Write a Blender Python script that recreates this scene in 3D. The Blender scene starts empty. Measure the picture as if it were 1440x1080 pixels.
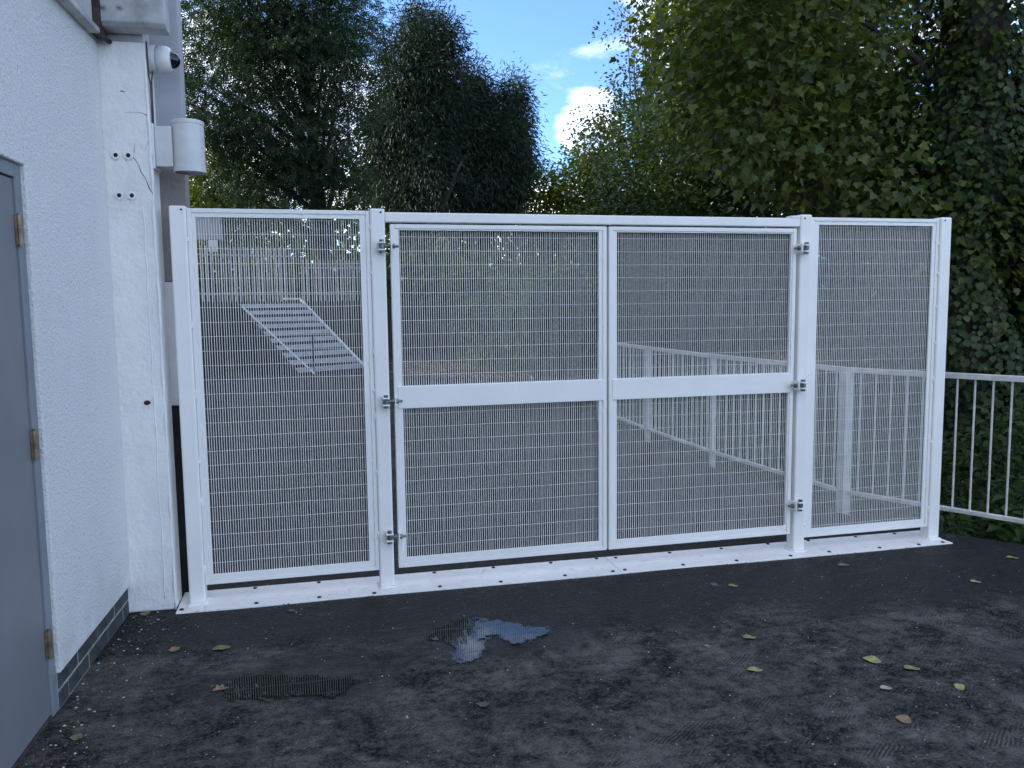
import bpy, bmesh, math, random
import numpy as np
from mathutils import Vector, Matrix

random.seed(7)
rng = np.random.default_rng(11)
S = bpy.context.scene
COL = S.collection
R = math.radians

# ------------------------------------------------------------------ camera
cam_d = bpy.data.cameras.new('camera')
cam = bpy.data.objects.new('camera', cam_d)
COL.objects.link(cam)
S.camera = cam
cam_d.sensor_width = 36.0
cam_d.lens = 28.263
cam_d.clip_start = 0.05
cam_d.clip_end = 3000
YAW, PITCH, ROLL = 0.233549, -0.0999387, -0.0119186
fw = Vector((math.sin(YAW) * math.cos(PITCH), math.cos(YAW) * math.cos(PITCH), math.sin(PITCH)))
r0 = Vector((math.cos(YAW), -math.sin(YAW), 0))
u0 = r0.cross(fw)
rt = r0 * math.cos(ROLL) + u0 * math.sin(ROLL)
up = u0 * math.cos(ROLL) - r0 * math.sin(ROLL)
cam.matrix_world = Matrix(((rt.x, up.x, -fw.x, 0.0), (rt.y, up.y, -fw.y, -4.477),
                           (rt.z, up.z, -fw.z, 1.591), (0, 0, 0, 1)))

# ------------------------------------------------------------------ sky, sun, exposure
CLOUD_PHASE = 3.7
SUN_EL, SUN_AZ = R(27), R(-64)         # azimuth measured clockwise from +Y (the way through the gate)
w = bpy.data.worlds.new('World')
S.world = w
w.use_nodes = True
nt = w.node_tree
N, L = nt.nodes, nt.links
bg = N['Background']
bg.inputs['Strength'].default_value = 0.12
sky = N.new('ShaderNodeTexSky')
sky.sky_type = 'NISHITA'
sky.sun_disc = False
sky.sun_elevation = SUN_EL
sky.sun_rotation = SUN_AZ
sky.air_density = 0.75
sky.dust_density = 0.3
sky.ozone_density = 6.0


def node(t, ins=None, **kw):
    n = N.new(t)
    for k, v in kw.items():
        setattr(n, k, v)
    for k, v in (ins or {}).items():
        if hasattr(v, 'is_linked'):
            L.new(v, n.inputs[k])
        else:
            n.inputs[k].default_value = v
    return n


tc = node('ShaderNodeTexCoord')
D = tc.outputs['Generated']
sep = node('ShaderNodeSeparateXYZ', {0: D})
zc = node('ShaderNodeMath', {0: sep.outputs[2], 1: 0.0}, operation='MAXIMUM')
za = node('ShaderNodeMath', {0: zc.outputs[0], 1: 0.22}, operation='ADD')
vx = node('ShaderNodeMath', {0: sep.outputs[0], 1: za.outputs[0]}, operation='DIVIDE')
vy = node('ShaderNodeMath', {0: sep.outputs[1], 1: za.outputs[0]}, operation='DIVIDE')
cv = node('ShaderNodeCombineXYZ', {0: vx.outputs[0], 1: vy.outputs[0], 2: CLOUD_PHASE})
cn = node('ShaderNodeTexNoise', {'Vector': cv.outputs[0], 'Scale': 2.6, 'Detail': 9.0, 'Roughness': 0.58, 'Distortion': 0.25})
acc = cn.outputs['Fac']
# cumulus banks standing in the sky: direction, size (cos of the edge), weight
for d, c, k in (((0.318, 0.925, 0.205), 0.9985, 0.25), ((0.245, 0.965, 0.092), 0.9978, 0.25), ((0.255, 0.945, 0.27), 0.988, -0.16),
                ((-0.10, 0.955, 0.19), 0.988, 0.16), ((0.10, 0.975, 0.14), 0.992, 0.16)):
    v = Vector(d).normalized()
    dot = node('ShaderNodeVectorMath', {0: D, 1: tuple(v)}, operation='DOT_PRODUCT')
    mr = node('ShaderNodeMapRange', {0: dot.outputs['Value'], 1: c, 2: 1.0 - (1.0 - c) * 0.15, 3: 0.0, 4: k},
              interpolation_type='SMOOTHSTEP')
    ad = node('ShaderNodeMath', {0: acc, 1: mr.outputs[0]}, operation='ADD')
    acc = ad.outputs[0]
cov = node('ShaderNodeMapRange', {0: acc, 1: 0.43, 2: 0.72, 3: 0.0, 4: 0.95}, interpolation_type='SMOOTHSTEP')
mix = node('ShaderNodeMix', {0: cov.outputs[0]}, data_type='RGBA')
L.new(sky.outputs[0], mix.inputs[6])
cn2 = node('ShaderNodeTexNoise', {'Vector': cv.outputs[0], 'Scale': 4.2, 'Detail': 5.0})
cc = node('ShaderNodeMix', {0: cn2.outputs['Fac']}, data_type='RGBA')
cc.inputs[6].default_value = (6.0, 6.3, 6.9, 1)
cc.inputs[7].default_value = (12.0, 12.0, 12.0, 1)
L.new(cc.outputs[2], mix.inputs[7])
L.new(mix.outputs[2], bg.inputs['Color'])

sun_d = bpy.data.lights.new('sun', 'SUN')
sun_d.energy = 2.2
sun_d.angle = R(0.5)
sun_d.color = (1.0, 0.93, 0.82)
sun = bpy.data.objects.new('sun', sun_d)
COL.objects.link(sun)
to_sun = Vector((math.sin(SUN_AZ) * math.cos(SUN_EL), math.cos(SUN_AZ) * math.cos(SUN_EL), math.sin(SUN_EL)))
sun.rotation_euler = to_sun.to_track_quat('Z', 'Y').to_euler()
sun.location = (-20, -5, 25)

S.view_settings.view_transform = 'Standard'
S.view_settings.look = 'None'
S.view_settings.exposure = 1.72
S.view_settings.gamma = 1.0
S.view_settings.use_curve_mapping = False
try:
    S.cycles.max_bounces = 6
    S.cycles.transparent_max_bounces = 4
    S.cycles.use_denoising = True
except Exception:
    pass


# ------------------------------------------------------------------ materials
class M:
    """small node-graph helper"""
    def __init__(self, name):
        self.m = bpy.data.materials.new(name)
        self.m.use_nodes = True
        self.t = self.m.node_tree
        self.b = self.t.nodes['Principled BSDF']
        self.out = self.t.nodes['Material Output']
        self.tc = self.t.nodes.new('ShaderNodeTexCoord')

    def n(self, t, ins=None, **kw):
        n = self.t.nodes.new(t)
        for k, v in kw.items():
            setattr(n, k, v)
        for k, v in (ins or {}).items():
            if hasattr(v, 'is_linked'):
                self.t.links.new(v, n.inputs[k])
            else:
                n.inputs[k].default_value = v
        return n

    def obj(self):
        return self.tc.outputs['Object']

    def noise(self, scale, detail=4, rough=0.55, vec=None, dist=0.0):
        return self.n('ShaderNodeTexNoise', {'Vector': vec or self.obj(), 'Scale': scale, 'Detail': detail,
                                              'Roughness': rough, 'Distortion': dist}).outputs['Fac']

    def rng(self, v, a, b, c=0.0, d=1.0):
        return self.n('ShaderNodeMapRange', {0: v, 1: a, 2: b, 3: c, 4: d}).outputs[0]

    def mix(self, f, a, b, blend='MIX'):
        n = self.n('ShaderNodeMix', data_type='RGBA', blend_type=blend)
        for i, v in ((0, f), (6, a), (7, b)):
            if hasattr(v, 'is_linked'):
                self.t.links.new(v, n.inputs[i])
            elif i == 0:
                n.inputs[0].default_value = v
            else:
                n.inputs[i].default_value = (*v, 1)
        return n.outputs[2]

    def math(self, op, a, b=0.0):
        return self.n('ShaderNodeMath', {0: a, 1: b}, operation=op).outputs[0]

    def bump(self, h, strength=0.3, dist=0.01, normal=None):
        ins = {'Height': h, 'Strength': strength, 'Distance': dist}
        if normal:
            ins['Normal'] = normal
        return self.n('ShaderNodeBump', ins).outputs[0]

    def set(self, **kw):
        for k, v in kw.items():
            key = k.replace('_', ' ')
            if hasattr(v, 'is_linked'):
                self.t.links.new(v, self.b.inputs[key])
            else:
                self.b.inputs[key].default_value = (*v, 1) if isinstance(v, tuple) and len(v) == 3 else v
        return self.m


def mat_white_paint():
    m = M('white_paint')
    d = m.noise(3.0, 5)
    s = m.noise(38.0, 3)
    c = m.mix(m.rng(d, 0.35, 0.75), (0.87, 0.85, 0.81), (0.80, 0.785, 0.75))
    f = m.noise(160, 2)
    return m.set(Base_Color=c, Roughness=m.rng(s, 0.3, 0.7, 0.32, 0.5), Normal=m.bump(f, 0.12, 0.002))


def mat_plate():
    m = M('scuffed_white_plate')
    a = m.noise(2.2, 6, 0.65)
    b = m.noise(14, 6, 0.7, dist=0.8)
    c = m.mix(m.rng(a, 0.45, 0.75), (0.89, 0.87, 0.83), (0.78, 0.755, 0.70))
    c = m.mix(m.rng(b, 0.56, 0.74, 0, 0.6), c, (0.46, 0.41, 0.33))
    return m.set(Base_Color=c, Roughness=0.42, Normal=m.bump(b, 0.15, 0.004))


def mat_render():
    m = M('white_render')
    f = m.noise(62, 4, 0.65)
    f2 = m.noise(170, 3, 0.6)
    g = m.noise(1.3, 4)
    c = m.mix(m.rng(g, 0.3, 0.75), (0.92, 0.90, 0.865), (0.87, 0.855, 0.825))
    c = m.mix(m.rng(f, 0.28, 0.44, 0.45, 0.0), c, (0.45, 0.46, 0.47))
    sp = m.n('ShaderNodeSeparateXYZ', {0: m.obj()})
    stv = m.n('ShaderNodeMapping', {'Vector': m.obj(), 'Scale': (5, 5, 0.35)}).outputs[0]
    streak = m.math('MULTIPLY', m.rng(m.noise(3.1, 6, 0.7, vec=stv, dist=0.4), 0.55, 0.8), m.math('MULTIPLY', m.rng(g, 0.4, 0.6), m.rng(sp.outputs[2], 1.0, 2.9, 0.1, 0.35)))
    splash = m.math('MULTIPLY', m.rng(sp.outputs[2], 0.55, 0.15), m.rng(m.noise(7, 5), 0.35, 0.65, 0.0, 0.35))
    c = m.mix(m.math('MAXIMUM', streak, splash), c, (0.52, 0.51, 0.48))
    h = m.math('ADD', m.math('MULTIPLY', f, 1.0), m.math('MULTIPLY', f2, 0.5))
    return m.set(Base_Color=c, Roughness=0.85, Normal=m.bump(h, 0.95, 0.018))


def mat_smooth_wall():
    m = M('painted_concrete')
    a = m.noise(4.0, 6, 0.6)
    b = m.noise(26, 5, 0.65)
    c = m.mix(m.rng(a, 0.35, 0.7), (0.84, 0.82, 0.785), (0.72, 0.705, 0.68))
    c = m.mix(m.rng(b, 0.62, 0.78, 0, 0.3), c, (0.45, 0.44, 0.41))
    h = m.math('ADD', m.math('MULTIPLY', b, 1.0), m.math('MULTIPLY', a, 1.5))
    return m.set(Base_Color=c, Roughness=0.5, Normal=m.bump(h, 0.4, 0.02))


def mat_flat(name, col, rough=0.5, var=0.12, scale=6.0, bump=0.1, bscale=60, metallic=0.0, spec=None):
    m = M(name)
    a = m.noise(scale, 5, 0.6)
    dark = tuple(max(0, x * (1 - 2 * var)) for x in col)
    light = tuple(x * (1 + var) for x in col)
    c = m.mix(m.rng(a, 0.3, 0.7), light, dark)
    m.set(Base_Color=c, Roughness=rough, Metallic=metallic, Normal=m.bump(m.noise(bscale, 4), bump, 0.004))
    return m.m


def mat_concrete():
    m = M('bare_concrete')
    a = m.noise(5, 6, 0.65)
    b = m.noise(45, 5, 0.7)
    c = m.mix(m.rng(a, 0.3, 0.7), (0.33, 0.285, 0.255), (0.23, 0.205, 0.19))
    c = m.mix(m.rng(b, 0.62, 0.72, 0, 0.6), c, (0.12, 0.11, 0.10))
    return m.set(Base_Color=c, Roughness=0.9, Normal=m.bump(b, 0.5, 0.01))


def mat_tarmac():
    m = M('tarmac')
    P = m.obj()
    vor = m.n('ShaderNodeTexVoronoi', {'Vector': P, 'Scale': 95.0, 'Randomness': 1.0})
    vd, vc = vor.outputs['Distance'], vor.outputs['Color']
    vs = m.n('ShaderNodeSeparateColor', {0: vc}).outputs[0]
    fine = m.noise(120, 4, 0.75)
    big = m.noise(0.75, 6, 0.6, dist=0.4)
    mid = m.noise(3.2, 7, 0.68, dist=0.5)
    small = m.noise(17, 6, 0.7)
    # dusty dry patches against newer black surface
    sp = m.n('ShaderNodeSeparateXYZ', {0: P})
    wob = m.math('ADD', sp.outputs[1], m.math('MULTIPLY', m.math('SUBTRACT', m.noise(1.5, 5), 0.5), 1.1))
    tilt = m.math('ADD', wob, m.math('MULTIPLY', sp.outputs[0], 0.10))
    fresh = m.rng(tilt, -0.80, -0.55)                  # new tarmac laid in a band at the gate
    beyond = m.rng(sp.outputs[1], 0.3, 1.2)
    fresh = m.math('MULTIPLY', fresh, m.math('SUBTRACT', 1.0, m.math('MULTIPLY', beyond, 0.6)))
    dust = m.math('MULTIPLY', m.rng(m.math('ADD', m.math('MULTIPLY', mid, 0.6), m.math('MULTIPLY', small, 0.45)), 0.45, 0.64),
                  m.math('SUBTRACT', 1.0, m.math('MULTIPLY', fresh, 0.85)))
    base = m.mix(m.rng(vs, 0.25, 1.0), (0.008, 0.008, 0.0078), (0.062, 0.060, 0.057))
    base = m.mix(m.rng(fine, 0.50, 0.78), base, (0.060, 0.058, 0.055))
    base = m.mix(m.math('MULTIPLY', dust, m.rng(fine, 0.3, 0.65, 0.2, 0.9)), base, (0.185, 0.172, 0.155))
    # smeared pale scuffs
    sm = m.n('ShaderNodeMapping', {'Vector': P, 'Rotation': (0, 0, 0.6), 'Scale': (1.0, 4.0, 1.0)}).outputs[0]
    scuff = m.noise(2.3, 7, 0.72, vec=sm, dist=1.0)
    base = m.mix(m.math('MULTIPLY', m.rng(scuff, 0.57, 0.72), m.rng(small, 0.4, 0.6, 0, 0.6)), base, (0.25, 0.235, 0.215))
    # trodden, tyre-marked bits: rows of short bars inside patches
    tr = m.n('ShaderNodeMapping', {'Vector': P, 'Rotation': (0, 0, 0.9)}).outputs[0]
    wv = m.n('ShaderNodeTexWave', {'Vector': tr, 'Scale': 22.0, 'Distortion': 5.0, 'Detail': 3.0, 'Detail Scale': 0.6}).outputs['Fac']
    trm = m.math('MULTIPLY', m.rng(m.noise(4.3, 3, 0.5, vec=sm), 0.55, 0.62), m.rng(wv, 0.40, 0.55))
    base = m.mix(m.math('MULTIPLY', trm, 0.6), base, (0.010, 0.010, 0.010))
    # damp
    damp = m.math('MAXIMUM', m.math('MULTIPLY', fresh, 0.9), m.rng(big, 0.54, 0.66, 0, 0.75))
    wet = None
    for (px_, py_, sx_, sy_) in ((0.75, -0.78, 0.62, 0.34), (-0.20, -1.08, 0.48, 0.24), (1.6, -0.45, 1.5, 0.26)):
        dx_ = m.math('DIVIDE', m.math('SUBTRACT', sp.outputs[0], px_), sx_)
        dy_ = m.math('DIVIDE', m.math('SUBTRACT', wob, py_), sy_)
        q_ = m.rng(m.math('ADD', m.math('MULTIPLY', dx_, dx_), m.math('MULTIPLY', dy_, dy_)), 1.15, 0.55, 0.0, 0.85)
        wet = q_ if wet is None else m.math('MAXIMUM', wet, q_)
    damp = m.math('MAXIMUM', damp, wet)
    base = m.mix(damp, base, m.mix(1.0, base, (0.40, 0.41, 0.43), 'MULTIPLY'))
    grit = m.n('ShaderNodeTexVoronoi', {'Vector': P, 'Scale': 46.0, 'Randomness': 1.0})
    gs = m.n('ShaderNodeSeparateColor', {0: grit.outputs['Color']}).outputs[1]
    speck = m.math('MULTIPLY', m.rng(gs, 0.955, 0.965), m.rng(grit.outputs['Distance'], 0.22, 0.12))
    base = m.mix(m.math('MULTIPLY', speck, 0.75), base, (0.42, 0.40, 0.37))
    h = m.math('ADD', m.math('MULTIPLY', vd, -0.9), m.math('MULTIPLY', fine, 0.5))
    n1 = m.bump(small, 0.35, 0.012)
    rough = m.math('SUBTRACT', 0.86, m.math('MULTIPLY', damp, 0.30))
    return m.set(Base_Color=base, Roughness=rough, Specular_IOR_Level=m.rng(damp, 0.0, 0.8, 0.06, 0.24), Normal=m.bump(h, 0.9, 0.008, n1))


def mat_water():
    m = M('puddle_water')
    m.set(Base_Color=(0.010, 0.010, 0.009), Roughness=0.015, IOR=1.45, Specular_IOR_Level=0.65,
          Normal=m.bump(m.noise(9, 2), 0.004, 0.01))
    ed = m.n('ShaderNodeAttribute', attribute_name='edge').outputs['Fac']
    nz = m.math('ADD', m.math('MULTIPLY', m.math('SUBTRACT', m.noise(38, 5, 0.7), 0.5), 0.085),
                m.math('MULTIPLY', m.math('SUBTRACT', m.noise(150, 3, 0.6), 0.5), 0.035))
    nz = m.math('ADD', nz, m.math('MULTIPLY', m.math('SUBTRACT', m.noise(13, 4, 0.6), 0.5), 0.13))
    mask = m.rng(m.math('ADD', m.math('MULTIPLY', ed, 0.8), nz), -0.004, 0.010)
    tr = m.n('ShaderNodeBsdfTransparent')
    mx = m.n('ShaderNodeMixShader', {0: mask})
    m.t.links.new(tr.outputs[0], mx.inputs[1])
    m.t.links.new(m.b.outputs[0], mx.inputs[2])
    m.t.links.new(mx.outputs[0], m.out.inputs[0])
    return m.m


def mat_earth():
    m = M('leaf_litter_earth')
    a = m.noise(1.2, 6, 0.65)
    b = m.noise(24, 6, 0.75)
    c = m.mix(m.rng(a, 0.35, 0.7), (0.050, 0.042, 0.030), (0.028, 0.030, 0.017))
    c = m.mix(m.rng(b, 0.5, 0.7), c, (0.085, 0.066, 0.045))
    return m.set(Base_Color=c, Roughness=0.95, Normal=m.bump(b, 0.8, 0.05))


def mat_leaf(name, c1, c2, c3, rough=0.42, trans=0.30, tcol=None):
    """c1..c3: darkest, usual, palest leaf of the tree"""
    m = M(name)
    isl = m.n('ShaderNodeNewGeometry').outputs['Random Per Island']
    cr = m.n('ShaderNodeValToRGB', {0: isl})
    e = cr.color_ramp.elements
    e[0].position, e[0].color = 0.0, (*c1, 1)
    e[1].position, e[1].color = 1.0, (*c3, 1)
    k = cr.color_ramp.elements.new(0.55)
    k.color = (*c2, 1)
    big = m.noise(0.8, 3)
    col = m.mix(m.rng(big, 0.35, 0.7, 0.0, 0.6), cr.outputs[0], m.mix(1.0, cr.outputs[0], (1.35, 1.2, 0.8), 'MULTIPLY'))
    m.set(Base_Color=col, Roughness=rough, Specular_IOR_Level=0.25)
    t = m.n('ShaderNodeBsdfTranslucent', {'Color': m.mix(1.0, col, tcol or (1.5, 1.7, 0.55), 'MULTIPLY')})
    mx = m.n('ShaderNodeMixShader', {0: trans})
    m.t.links.new(m.b.outputs[0], mx.inputs[1])
    m.t.links.new(t.outputs[0], mx.inputs[2])
    m.t.links.new(mx.outputs[0], m.out.inputs[0])
    return m.m


def mat_bark():
    m = M('bark')
    st = m.n('ShaderNodeMapping', {'Vector': m.obj(), 'Scale': (6, 6, 1.2)}).outputs[0]
    b = m.noise(4, 6, 0.7, vec=st)
    c = m.mix(m.rng(b, 0.3, 0.7), (0.030, 0.025, 0.020), (0.085, 0.072, 0.058))
    return m.set(Base_Color=c, Roughness=0.95, Normal=m.bump(b, 0.9, 0.04))


WHITE = mat_white_paint()
PLATE = mat_plate()
RENDER = mat_render()
SMOOTH = mat_smooth_wall()
CONC = mat_concrete()
TARMAC = mat_tarmac()
WATER = mat_water()
EARTH = mat_earth()
BARK = mat_bark()
LAMPG = mat_flat('grey_white_lamp_paint', (0.62, 0.62, 0.61), 0.4, 0.06, 8, 0.05, 60)
DOOR = mat_flat('grey_door_paint', (0.200, 0.202, 0.212), 0.42, 0.05, 3, 0.06, 120)
FRAMEG = mat_flat('grey_frame_paint', (0.215, 0.235, 0.255), 0.45, 0.06, 5, 0.1, 90)
BRASS = mat_flat('dull_brass', (0.26, 0.205, 0.14), 0.45, 0.3, 30, 0.1, 80, metallic=0.6)
STEEL = mat_flat('weathered_steel_paint', (0.47, 0.47, 0.46), 0.5, 0.2, 7, 0.25, 40)
RUST = mat_flat('dark_rusty_steel', (0.05, 0.038, 0.03), 0.8, 0.4, 20, 0.4, 60)
GALV = mat_flat('galvanised_bolt', (0.20, 0.215, 0.225), 0.38, 0.3, 40, 0.15, 90, metallic=0.8)
DARKM = mat_flat('dark_bolt_head', (0.05, 0.045, 0.04), 0.55, 0.3, 40, 0.2, 120, metallic=0.4)
BRICK = mat_flat('blue_grey_brick', (0.052, 0.058, 0.058), 0.75, 0.3, 12, 0.5, 90)
MORTAR = mat_flat('mortar', (0.36, 0.36, 0.35), 0.95, 0.2, 30, 0.6, 120)
LAV = mat_flat('grey_masonry_paint', (0.40, 0.405, 0.43), 0.7, 0.08, 4, 0.2, 60)
GAPBLK = mat_flat('black_gap_fill', (0.012, 0.012, 0.012), 0.7, 0.4, 10, 0.4, 40)  # near-black for the shaded gap below the column; also the stair foundation
PLASTIC = mat_flat('white_plastic', (0.74, 0.74, 0.73), 0.35, 0.05, 8, 0.03, 60)
DOME = mat_flat('smoked_dome', (0.006, 0.006, 0.008), 0.05, 0.0, 3, 0.0, 10)
CABLE = mat_flat('brown_cable', (0.10, 0.055, 0.042), 0.6, 0.2, 20)
CRACK = mat_flat('crack_shadow', (0.03, 0.028, 0.027), 1.0, 0.2, 40)
FENCEP = mat_flat('weathered_fence_paint', (0.40, 0.41, 0.40), 0.6, 0.2, 9, 0.15, 70)
RAILP = mat_flat('cream_rail_paint', (0.66, 0.655, 0.60), 0.5, 0.15, 9, 0.15, 70)
GALVL = mat_flat('galvanised_tread', (0.52, 0.54, 0.56), 0.55, 0.15, 9, 0.2, 50)
CHIP = mat_flat('paint_chip', (0.62, 0.60, 0.57), 0.8, 0.2, 50)
GLASS = mat_flat('dark_window_glass', (0.02, 0.024, 0.03), 0.08, 0.1, 2, 0.0, 5)


# ------------------------------------------------------------------ mesh building
class MB:
    """collects simple solids and links them as one mesh"""
    def __init__(self):
        self.v, self.f = [], []

    def add(self, vs, fs):
        o = len(self.v)
        self.v += [tuple(p) for p in vs]
        self.f += [tuple(o + i for i in q) for q in fs]
        return self

    def box(self, x0, x1, y0, y1, z0, z1):
        return self.add([(x0, y0, z0), (x1, y0, z0), (x1, y1, z0), (x0, y1, z0), (x0, y0, z1), (x1, y0, z1), (x1, y1, z1), (x0, y1, z1)],
                        [(0, 3, 2, 1), (4, 5, 6, 7), (0, 1, 5, 4), (1, 2, 6, 5), (2, 3, 7, 6), (3, 0, 4, 7)])

    def tube(self, pts, radii, k=8, caps=True, squash=None):
        pts = [Vector(p) for p in pts]
        if not hasattr(radii, '__len__'):
            radii = [radii] * len(pts)
        o = len(self.v)
        prev = None
        for i, p in enumerate(pts):
            d = (pts[min(i + 1, len(pts) - 1)] - pts[max(i - 1, 0)]).normalized()
            a = prev if prev is not None else (Vector((0, 0, 1)) if abs(d.z) < 0.9 else Vector((1, 0, 0)))
            s = (a - d * a.dot(d)).normalized()
            prev = s
            t = d.cross(s)
            for j in range(k):
                an = 2 * math.pi * (j + 0.5) / k
                self.v.append(tuple(p + (s * math.cos(an) + t * math.sin(an)) * radii[i]))
        for i in range(len(pts) - 1):
            for j in range(k):
                a, b = o + i * k + j, o + i * k + (j + 1) % k
                self.f.append((a, b, b + k, a + k))
        if caps:
            self.f.append(tuple(o + j for j in reversed(range(k))))
            e = o + (len(pts) - 1) * k
            self.f.append(tuple(e + j for j in range(k)))
        return self

    def blob(self, c, r, seg=8, rings=5):
        o = len(self.v)
        for i in range(rings + 1):
            th = math.pi * i / rings
            for j in range(seg):
                ph = 2 * math.pi * j / seg
                self.v.append((c[0] + r[0] * math.sin(th) * math.cos(ph), c[1] + r[1] * math.sin(th) * math.sin(ph), c[2] + r[2] * math.cos(th)))
        for i in range(rings):
            for j in range(seg):
                a, b = o + i * seg + j, o + i * seg + (j + 1) % seg
                self.f.append((a, a + seg, b + seg, b))
        return self

    def build(self, name, mat, parent=None, bevel=0, smooth=False, segs=2):
        me = bpy.data.meshes.new(name)
        me.from_pydata(self.v, [], self.f)
        me.update()
        if smooth:
            me.polygons.foreach_set('use_smooth', [True] * len(me.polygons))
        return link(name, me, mat, parent, bevel, segs)


def link(name, me, mat, parent=None, bevel=0, segs=2):
    if mat and not me.materials:
        me.materials.append(mat)
    o = bpy.data.objects.new(name, me)
    COL.objects.link(o)
    if parent:
        o.parent = parent
    if bevel:
        b = o.modifiers.new('bevel', 'BEVEL')
        b.width = bevel
        b.segments = segs
        b.limit_method = 'ANGLE'
        b.harden_normals = False
    return o


def tag(o, label=None, cat=None, group=None, kind=None):
    for k, v in (('label', label), ('category', cat), ('group', group), ('kind', kind)):
        if v:
            o[k] = v
    return o


def empty(name, loc=(0, 0, 0), rz=0, **kw):
    o = bpy.data.objects.new(name, None)
    COL.objects.link(o)
    o.location = loc
    o.rotation_euler = (0, 0, rz)
    return tag(o, **kw)


def dup(o, parent=None, loc=None, rot=None):
    c = o.copy()
    COL.objects.link(c)
    if parent:
        c.parent = parent
    if loc is not None:
        c.location = loc
    if rot is not None:
        c.rotation_euler = rot
    return c


def gz(x):
    """the yard falls very slightly towards the railing"""
    return -0.02 * min(max((x + 0.75) / 4.75, 0.0), 1.0)


def hash2(x, y):
    return math.sin(x * 1.7 + 0.3) * math.cos(y * 1.3 + 1.1) + 0.5 * math.sin(x * 3.1 - y * 2.3)


# ------------------------------------------------------------------ ground, tarmac, puddles
def rail_x(y):
    """the line of the railing"""
    pts = [(-3.0, 6.22), (-0.70, 4.93), (0.40, 4.315), (0.99, 3.985), (2.82, 3.80), (4.40, 3.77), (6.6, 3.80), (9.0, 3.9), (30, 5.0)]
    if y <= pts[0][0]:
        return pts[0][1] + (pts[0][0] - y) * 0.56
    for (a, b), (c, d) in zip(pts, pts[1:]):
        if y <= c:
            return b + (d - b) * (y - a) / (c - a)
    return pts[-1][1]


def ground_h(x, y):
    h = -0.16
    e = x - rail_x(y)
    if e > 0.2:
        h -= 0.35 * min((e - 0.2) / 1.2, 1.0)
    if y > 14.0:
        h += min((y - 14.0) * 0.05, 0.7)
    return h + 0.04 * hash2(x, y)


xs = sorted(set([-300, -120, -60, -35, -20, -12] + [round(-8 + 0.5 * i, 2) for i in range(60)] + [24, 28, 34, 45, 70, 130, 300]))
ys = sorted(set([-300, -120, -50, -25, -14] + [round(-9 + 0.5 * i, 2) for i in range(80)] + [33, 38, 46, 60, 90, 150, 300]))
mb = MB()
vs = [(x, y, ground_h(x, y)) for y in ys for x in xs]
nx = len(xs)
mb.add(vs, [(j * nx + i, j * nx + i + 1, (j + 1) * nx + i + 1, (j + 1) * nx + i) for j in range(len(ys) - 1) for i in range(nx - 1)])
tag(mb.build('ground', EARTH, smooth=True), kind='structure')

# tarmac: yard and the road through the gate, one sheet with a ragged edge at the railing
mb = MB()
rows = [(-12 + 0.25 * i) for i in range(108)]
nc = 46
vs = []
for y in rows:
    xl = -3.1 if y > 0.6 else -1.35 - (0.0 if y > -9 else 0)
    off = 0.20 + 0.05 * math.sin(y * 3.1) + 0.04 * math.sin(y * 7.7 + 1)
    xr = min(rail_x(y) - (off if y < 1.2 else 0.1), 7.5)
    if y > 11.5:
        xr = min(xr, 3.6 - (y - 11.5) * 0.9 + 0.3 * math.sin(y * 2))
    for i in range(nc):
        t = i / (nc - 1)
        x = xl + (xr - xl) * t
        vs.append((x, y, gz(x) + 0.0025 * hash2(x * 2.1, y * 2.3) - (0.02 if i == nc - 1 else 0)))
    vs.append((xr + 0.05, y, -0.20))
nk = nc + 1
mb.add(vs, [(j * nk + i, j * nk + i + 1, (j + 1) * nk + i + 1, (j + 1) * nk + i) for j in range(len(rows) - 1) for i in range(nk - 1)])
tag(mb.build('tarmac', TARMAC, smooth=True), kind='structure')


def puddle(outline, label):
    """a thin film on a fine grid; its distance to the traced edge lets the water feather into the stones"""
    P = np.array(outline)
    c = P.mean(axis=0)
    st = 0.008
    lo, hi = P.min(axis=0) - 0.05, P.max(axis=0) + 0.05
    gx = np.arange(lo[0], hi[0], st)
    gy = np.arange(lo[1], hi[1], st)
    X, Y = np.meshgrid(gx, gy)
    Q = np.stack([X.ravel(), Y.ravel()], 1)
    A, B = P, np.roll(P, -1, axis=0)
    best = np.full(len(Q), 9.0)
    ins = np.zeros(len(Q), bool)
    for a, b in zip(A, B):
        ab = b - a
        t = np.clip(((Q - a) @ ab) / (ab @ ab), 0, 1)
        best = np.minimum(best, np.hypot(*(Q - a - t[:, None] * ab).T))
        if a[1] != b[1]:
            ins ^= ((a[1] > Q[:, 1]) != (b[1] > Q[:, 1])) & (Q[:, 0] < (b[0] - a[0]) * (Q[:, 1] - a[1]) / (b[1] - a[1]) + a[0])
    sd = np.where(ins, best, -best)
    nx_, ny_ = len(gx), len(gy)
    S2 = sd.reshape(ny_, nx_)
    idx = -np.ones((ny_, nx_), int)
    vs, fs, at = [], [], []
    z = max(gz(lo[0]), gz(hi[0])) + 0.0045

    def vid(j, i):
        if idx[j, i] < 0:
            idx[j, i] = len(vs)
            vs.append((gx[i] - c[0], gy[j] - c[1], 0.0))
            at.append(float(S2[j, i]))
        return int(idx[j, i])
    for j in range(ny_ - 1):
        for i in range(nx_ - 1):
            if S2[j:j + 2, i:i + 2].max() > -0.035:
                fs.append((vid(j, i), vid(j, i + 1), vid(j + 1, i + 1), vid(j + 1, i)))
    me = bpy.data.meshes.new('puddle')
    me.from_pydata(vs, [], fs)
    at_ = me.attributes.new('edge', 'FLOAT', 'POINT')
    at_.data.foreach_set('value', at)
    o = link('puddle', me, WATER)
    o.location = (c[0], c[1], z)
    tag(o, label, 'puddle', 'rain puddles on the tarmac')


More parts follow.
